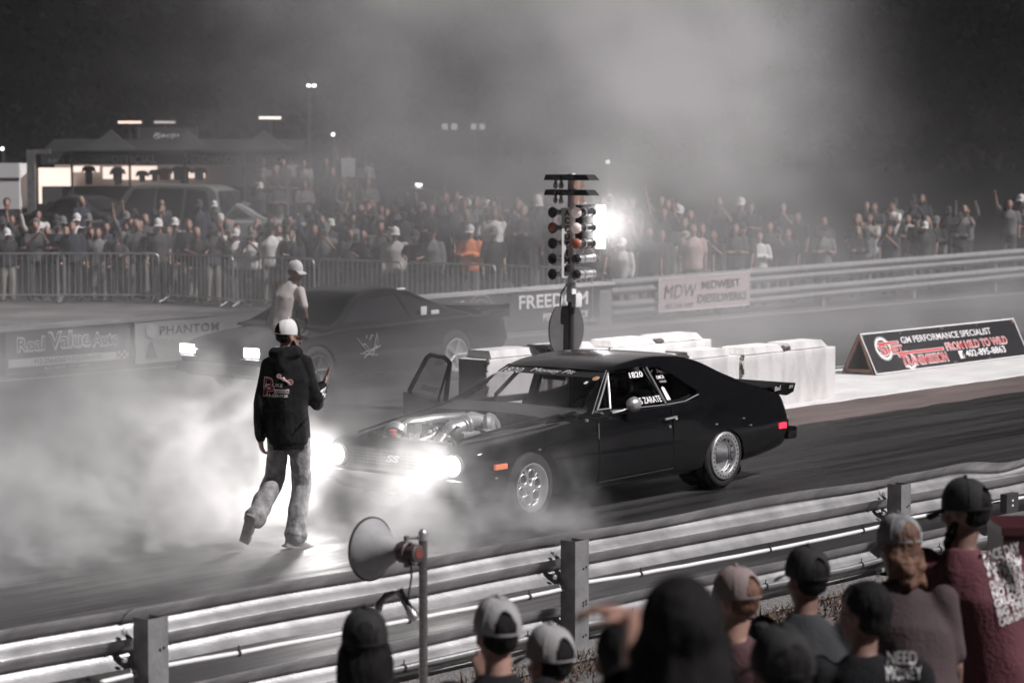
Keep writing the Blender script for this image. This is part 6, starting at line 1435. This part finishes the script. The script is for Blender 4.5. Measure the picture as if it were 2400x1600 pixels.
# rows behind the barricades
bpts = [V(*p, 0) for p in PATH[1:]]
def along(t):
    ls = [(bpts[i + 1] - bpts[i]).length for i in range(len(bpts) - 1)]; tot = sum(ls); s = t * tot
    for i, l_ in enumerate(ls):
        if s <= l_: d = (bpts[i + 1] - bpts[i]).normalized(); return bpts[i] + d * s, V(-d.y, d.x, 0)
        s -= l_
    d = (bpts[-1] - bpts[-2]).normalized(); return bpts[-1], V(-d.y, d.x, 0)
ZN = [(0.25, 'at the left barricades'), (.5, 'at the corner barricade'), (.75, 'at the middle barricades'), (1.01, 'by the light tree')]
RW = ['front row', 'second row', 'third row', 'further back', 'further back', 'at the back', 'at the back']
for row, n_ in enumerate((36, 35, 34, 32, 30, 28, 22)):
    for k_ in range(n_):
        t = (k_ + cr.uniform(.15, .85)) / n_; p, nn = along(t)
        if row >= 4 and t < .42 and cr.random() < .65: continue
        if nn.x * 1 + nn.y * 1 < 0: nn = -nn
        nn = (nn * .6 + V(.766, .643, 0) * .6).normalized(); p = p + nn * (.55 + row * 1.15 + cr.uniform(-.25, .3) + (row > 3) * (row - 3) * 1.2)
        if (p - V(36.75, 31.95, 0)).length < .55: continue
        crowd(p.x, p.y, kind='rail' if row == 0 and cr.random() < .35 else None, zone=RW[row] + ' ' + [z for a, z in ZN if t < a][0])
# along the far guardrail to the right
for k_ in range(70):
    u_ = ((k_ + cr.random()) / 70) ** 1.5; x = 37.6 + 22 * u_; y = 29.15 + cr.random() ** 1.3 * (5.5 if x < 47 else 3.5) + .01 * (x - 37)
    px = None
    crowd(x, y, zone='far guardrail, ' + ('left of banner' if x < 38.6 else 'above the banner' if x < 42 else 'right of banner' if x < 50 else 'far off in smoke'))
# a low set of steps behind the barricades carries the people who stand above the others
bw = ground(560, 67.0); be = ground(870, 67.5); bz = min(hill(bw.x, bw.y), hill(be.x, be.y)); bw.z = be.z = 0
r = thing('bleachers', 'low stepped stand behind the crowd between the stall and the pickup truck', 'bleachers', (bw.x, bw.y, bz))
for k_ in range(3):
    g = MB(); a, b = bw + FWD * (.75 * k_), be + FWD * (.75 * k_); z_ = .35 + .35 * k_
    plank(g, a, b, bz + z_ - .05, bz + z_, .5); g.build('step', M['galv_dull'], r)
g = MB()
for k_ in range(5):
    a = bw.lerp(be, k_ / 4); g.tube([a + Vector((0, 0, bz)), a + FWD * 1.9 + Vector((0, 0, bz + 1.05))], .03, 6); g.tube([a + FWD * 1.9 + Vector((0, 0, bz)), a + FWD * 1.9 + Vector((0, 0, bz + 1.05))], .03, 6)
g.build('support', M['galv_dull'], r)
for k_ in range(3):
    for j_ in range(6):
        a = bw.lerp(be, (j_ + .5 + cr.uniform(-.3, .3)) / 6) + FWD * (.75 * k_ + .25)
        crowd(a.x, a.y, zone=['bottom step', 'middle step', 'top step'][k_] + ' of stand', dz=bz + .35 + .35 * k_ - hill(a.x, a.y) + .012)
# ---------------------------------------------------------------- haze and tyre smoke
def volume_material(name, dens, col=(.92, .905, .91), aniso=0.0, attr='', step=1.0):
    m = bpy.data.materials.new(name); m.use_nodes = True; n = m.node_tree.nodes; n.remove(n['Principled BSDF'])
    v = n.new('ShaderNodeVolumePrincipled'); v.inputs['Color'].default_value = (*col, 1); v.inputs['Density'].default_value = dens; v.inputs['Anisotropy'].default_value = aniso
    v.inputs['Density Attribute'].default_value = attr
    m.node_tree.links.new(v.outputs[0], n['Material Output'].inputs['Volume']); m.cycles.volume_step_rate = step
    return m
g = MB(); g.box(-45, -30, -1.4, 150, 150, 18); o = g.build('haze', volume_material('night_haze', .00028)); tag(o, kind='stuff')

# smoke: a density field over world position, rasterised by geometry nodes into a voxel grid
class FN:
    """small helper to write node maths"""
    def __init__(s, nt): s.nt = nt; s.n = nt.nodes; s.l = nt.links
    def m(s, op, a, b=None, c=None, clamp=False):
        q = s.n.new('ShaderNodeMath'); q.operation = op; q.use_clamp = clamp
        for i, v in enumerate((a, b, c)):
            if v is None: continue
            if isinstance(v, (int, float)): q.inputs[i].default_value = v
            else: s.l.new(v, q.inputs[i])
        return q.outputs[0]
    def ss(s, x, a, b):
        q = s.n.new('ShaderNodeMapRange'); q.interpolation_type = 'SMOOTHSTEP'; q.clamp = True
        q.inputs[1].default_value = a; q.inputs[2].default_value = b; q.inputs[3].default_value = 0; q.inputs[4].default_value = 1; s.l.new(x, q.inputs[0]); return q.outputs[0]
    def mul(s, *a):
        r = a[0]
        for b in a[1:]: r = s.m('MULTIPLY', r, b)
        return r
    def noise(s, vec, scale, detail, rough=.55, stretch=(1, 1, 1), off=(0, 0, 0), dist=0.0):
        mp = s.n.new('ShaderNodeVectorMath'); mp.operation = 'MULTIPLY_ADD'; s.l.new(vec, mp.inputs[0]); mp.inputs[1].default_value = stretch; mp.inputs[2].default_value = off
        t = s.n.new('ShaderNodeTexNoise'); t.inputs['Scale'].default_value = scale; t.inputs['Detail'].default_value = detail; t.inputs['Roughness'].default_value = rough; t.inputs['Distortion'].default_value = dist
        s.l.new(mp.outputs[0], t.inputs['Vector']); return t.outputs[0]
    def gauss(s, v, c, w): d = s.m('DIVIDE', s.m('SUBTRACT', v, c), w); return s.m('POWER', 2.718, s.m('MULTIPLY', s.mul(d, d), -1.0))
def smoke(name, label, lo, hi, res, field, mtl):
    nt = bpy.data.node_groups.new(name, 'GeometryNodeTree'); nt.interface.new_socket('Geometry', in_out='OUTPUT', socket_type='NodeSocketGeometry'); nt.interface.new_socket('Geometry', in_out='INPUT', socket_type='NodeSocketGeometry')
    n = nt.nodes; l = nt.links; F = FN(nt); po = n.new('GeometryNodeInputPosition'); sx = n.new('ShaderNodeSeparateXYZ'); l.new(po.outputs[0], sx.inputs[0])
    d = field(F, po.outputs[0], *sx.outputs)
    vc = n.new('GeometryNodeVolumeCube'); l.new(d, vc.inputs['Density']); vc.inputs['Min'].default_value = lo; vc.inputs['Max'].default_value = hi
    for k, r_ in zip('XYZ', res): vc.inputs['Resolution ' + k].default_value = r_
    sm = n.new('GeometryNodeSetMaterial'); sm.inputs['Material'].default_value = mtl; l.new(vc.outputs[0], sm.inputs[0])
    ou = n.new('NodeGroupOutput'); l.new(sm.outputs[0], ou.inputs[0])
    vd = bpy.data.volumes.new(name); vd.materials.append(mtl); o = bpy.data.objects.new(name, vd); COL.objects.link(o); md = o.modifiers.new('field', 'NODES'); md.node_group = nt
    return tag(o, label, 'smoke', kind='stuff')

def big_field(F, P, x, y, z):
    n1 = F.noise(P, .20, 5, .6, (.8, 1, 1.1), (3.1, 0, 0), .8); n2 = F.noise(P, .62, 5, .62, (.75, 1, 1.15), (0, 7, 0), .7)
    puff = F.m('ADD', F.mul(F.ss(n1, .40, .62), .80), F.mul(F.ss(n2, .42, .62), .55))
    # A: bank lying over the far lane, thinning upward
    a = F.mul(F.ss(y, 18.9, 21.5), F.ss(y, 28.5, 25.0), F.ss(x, 21.5, 26.5), F.ss(x, 58, 38), F.m('POWER', 2.718, F.m('MULTIPLY', z, -.95)), F.m('ADD', .16, F.mul(puff, puff, .85)), F.m('ADD', .17, F.mul(F.ss(x, 31, 25.5), .62)))
    # B: thin bank at the left, in front of the cars
    b = F.mul(F.ss(y, 14.2, 16.5), F.ss(y, 22.5, 17.5), F.ss(x, 3, 9), F.ss(x, 20.5, 15.0), F.m('POWER', 2.718, F.m('MULTIPLY', z, -1.4)), F.m('ADD', .14, F.mul(puff, puff)), .38)
    # C: plume that rises behind the black car and drifts up
    rx = F.m('SUBTRACT', x, F.m('ADD', 29.0, F.mul(z, -.12)))
    q1 = F.m('ADD', F.mul(rx, .643), F.mul(F.m('SUBTRACT', y, 24.5), -.766))      # across the view
    q2 = F.m('ADD', F.mul(rx, .766), F.mul(F.m('SUBTRACT', y, 24.5), .643))       # along it
    q1 = F.m('ADD', q1, F.m('ADD', F.mul(F.m('SUBTRACT', n1, .5), 8.0), F.mul(F.m('SUBTRACT', n2, .5), 3.0)))
    c = F.mul(F.ss(q1, -3.4, .2), F.ss(q1, 6.6, 2.8), F.gauss(q2, 0.0, 4.6), F.m('MAXIMUM', F.ss(z, 1.5, 3.2), F.mul(F.ss(q1, 1.6, 3.6), .5)), F.ss(z, 11.0, 6.0), F.m('ADD', .08, F.mul(puff, puff, .9)), .50)
    # D: thinner veil left of the plume
    d = F.mul(F.gauss(q1, -3.8, 2.2), F.gauss(q2, 3.0, 4.5), F.ss(z, .8, 2.4), F.ss(z, 8.5, 4.2), puff, .045)
    # E: smoke that has drifted over the crowd
    e = F.mul(F.ss(y, 27, 30), F.ss(x, 31, 36), F.m('POWER', 2.718, F.m('MULTIPLY', z, -.42)), F.ss(F.m('ADD', x, y), 92, 70), F.ss(y, 46, 34), F.m('ADD', .05, puff), .030)
    # G: a puff caught in the light of the start tree
    t_ = F.mul(F.gauss(x, 24.1, .42), F.gauss(y, 18.5, .45), F.gauss(z, 2.3, .45), F.m('ADD', .5, puff), .16)
    return F.m('ADD', F.m('ADD', F.m('ADD', a, b), F.m('ADD', c, d)), F.m('ADD', e, t_))
smoke('smoke', 'grey tyre smoke drifting over the far lane and rising behind the black car', (3, 14.0, 0.03), (60, 44, 11), (260, 136, 48), big_field, volume_material('tyre_smoke', 1.0, (.93, .915, .92), 0.0, 'density', 1.0))
def near_field(F, P, x, y, z):
    n1 = F.noise(P, 1.1, 6, .62, (1, 1, 1.2), (1, 2, 3), 1.2); n2 = F.noise(P, 3.4, 4, .62, (1, 1, 1), (5, 1, 0), 1.0)
    puff = F.m('ADD', F.mul(F.ss(n1, .46, .60), .85), F.mul(F.ss(n2, .46, .60), .5)); soft = F.ss(n1, .36, .62)
    bank = F.mul(F.ss(y, 13.95, 14.7), F.ss(y, 18.2, 16.6), F.ss(x, 7.2, 12.0), F.ss(x, 15.3, 14.5), F.m('POWER', 2.718, F.m('MULTIPLY', F.m('SUBTRACT', z, F.mul(soft, .5)), -2.0)), F.m('ADD', .08, F.mul(puff, puff)), 1.7)
    wisp = F.mul(F.ss(y, 12.3, 12.8), F.ss(y, 14.2, 13.3), F.ss(x, 13.2, 14.4), F.ss(x, 16.5, 15.6), F.m('POWER', 2.718, F.m('MULTIPLY', z, -3.0)), F.m('ADD', .06, F.mul(puff, puff)), 5.0)
    low = F.mul(F.ss(y, 11.6, 13.6), F.ss(x, 8.5, 12.6), F.ss(x, 15.2, 14.0), F.m('POWER', 2.718, F.m('MULTIPLY', z, -7.0)), F.m('ADD', .1, puff), .35)
    l1 = F.mul(F.gauss(x, 15.09, .12), F.gauss(y, 13.40, .13), F.gauss(z, .55, .12), F.m('ADD', .6, puff), 1.7)
    l2 = F.mul(F.gauss(x, 14.80, .34), F.gauss(y, 14.80, .26), F.gauss(z, .56, .22), F.m('ADD', .4, puff), 1.7)
    return F.m('ADD', F.m('ADD', F.m('ADD', bank, wisp), low), F.m('ADD', l1, l2))
smoke('smoke', 'bright curling smoke in front of the black car headlights and around the walking man', (7.0, 11.6, 0.02), (16.7, 18.4, 1.7), (150, 105, 30), near_field, volume_material('headlight_smoke', 1.0, (.94, .93, .93), 0.1, 'density', 1.0))
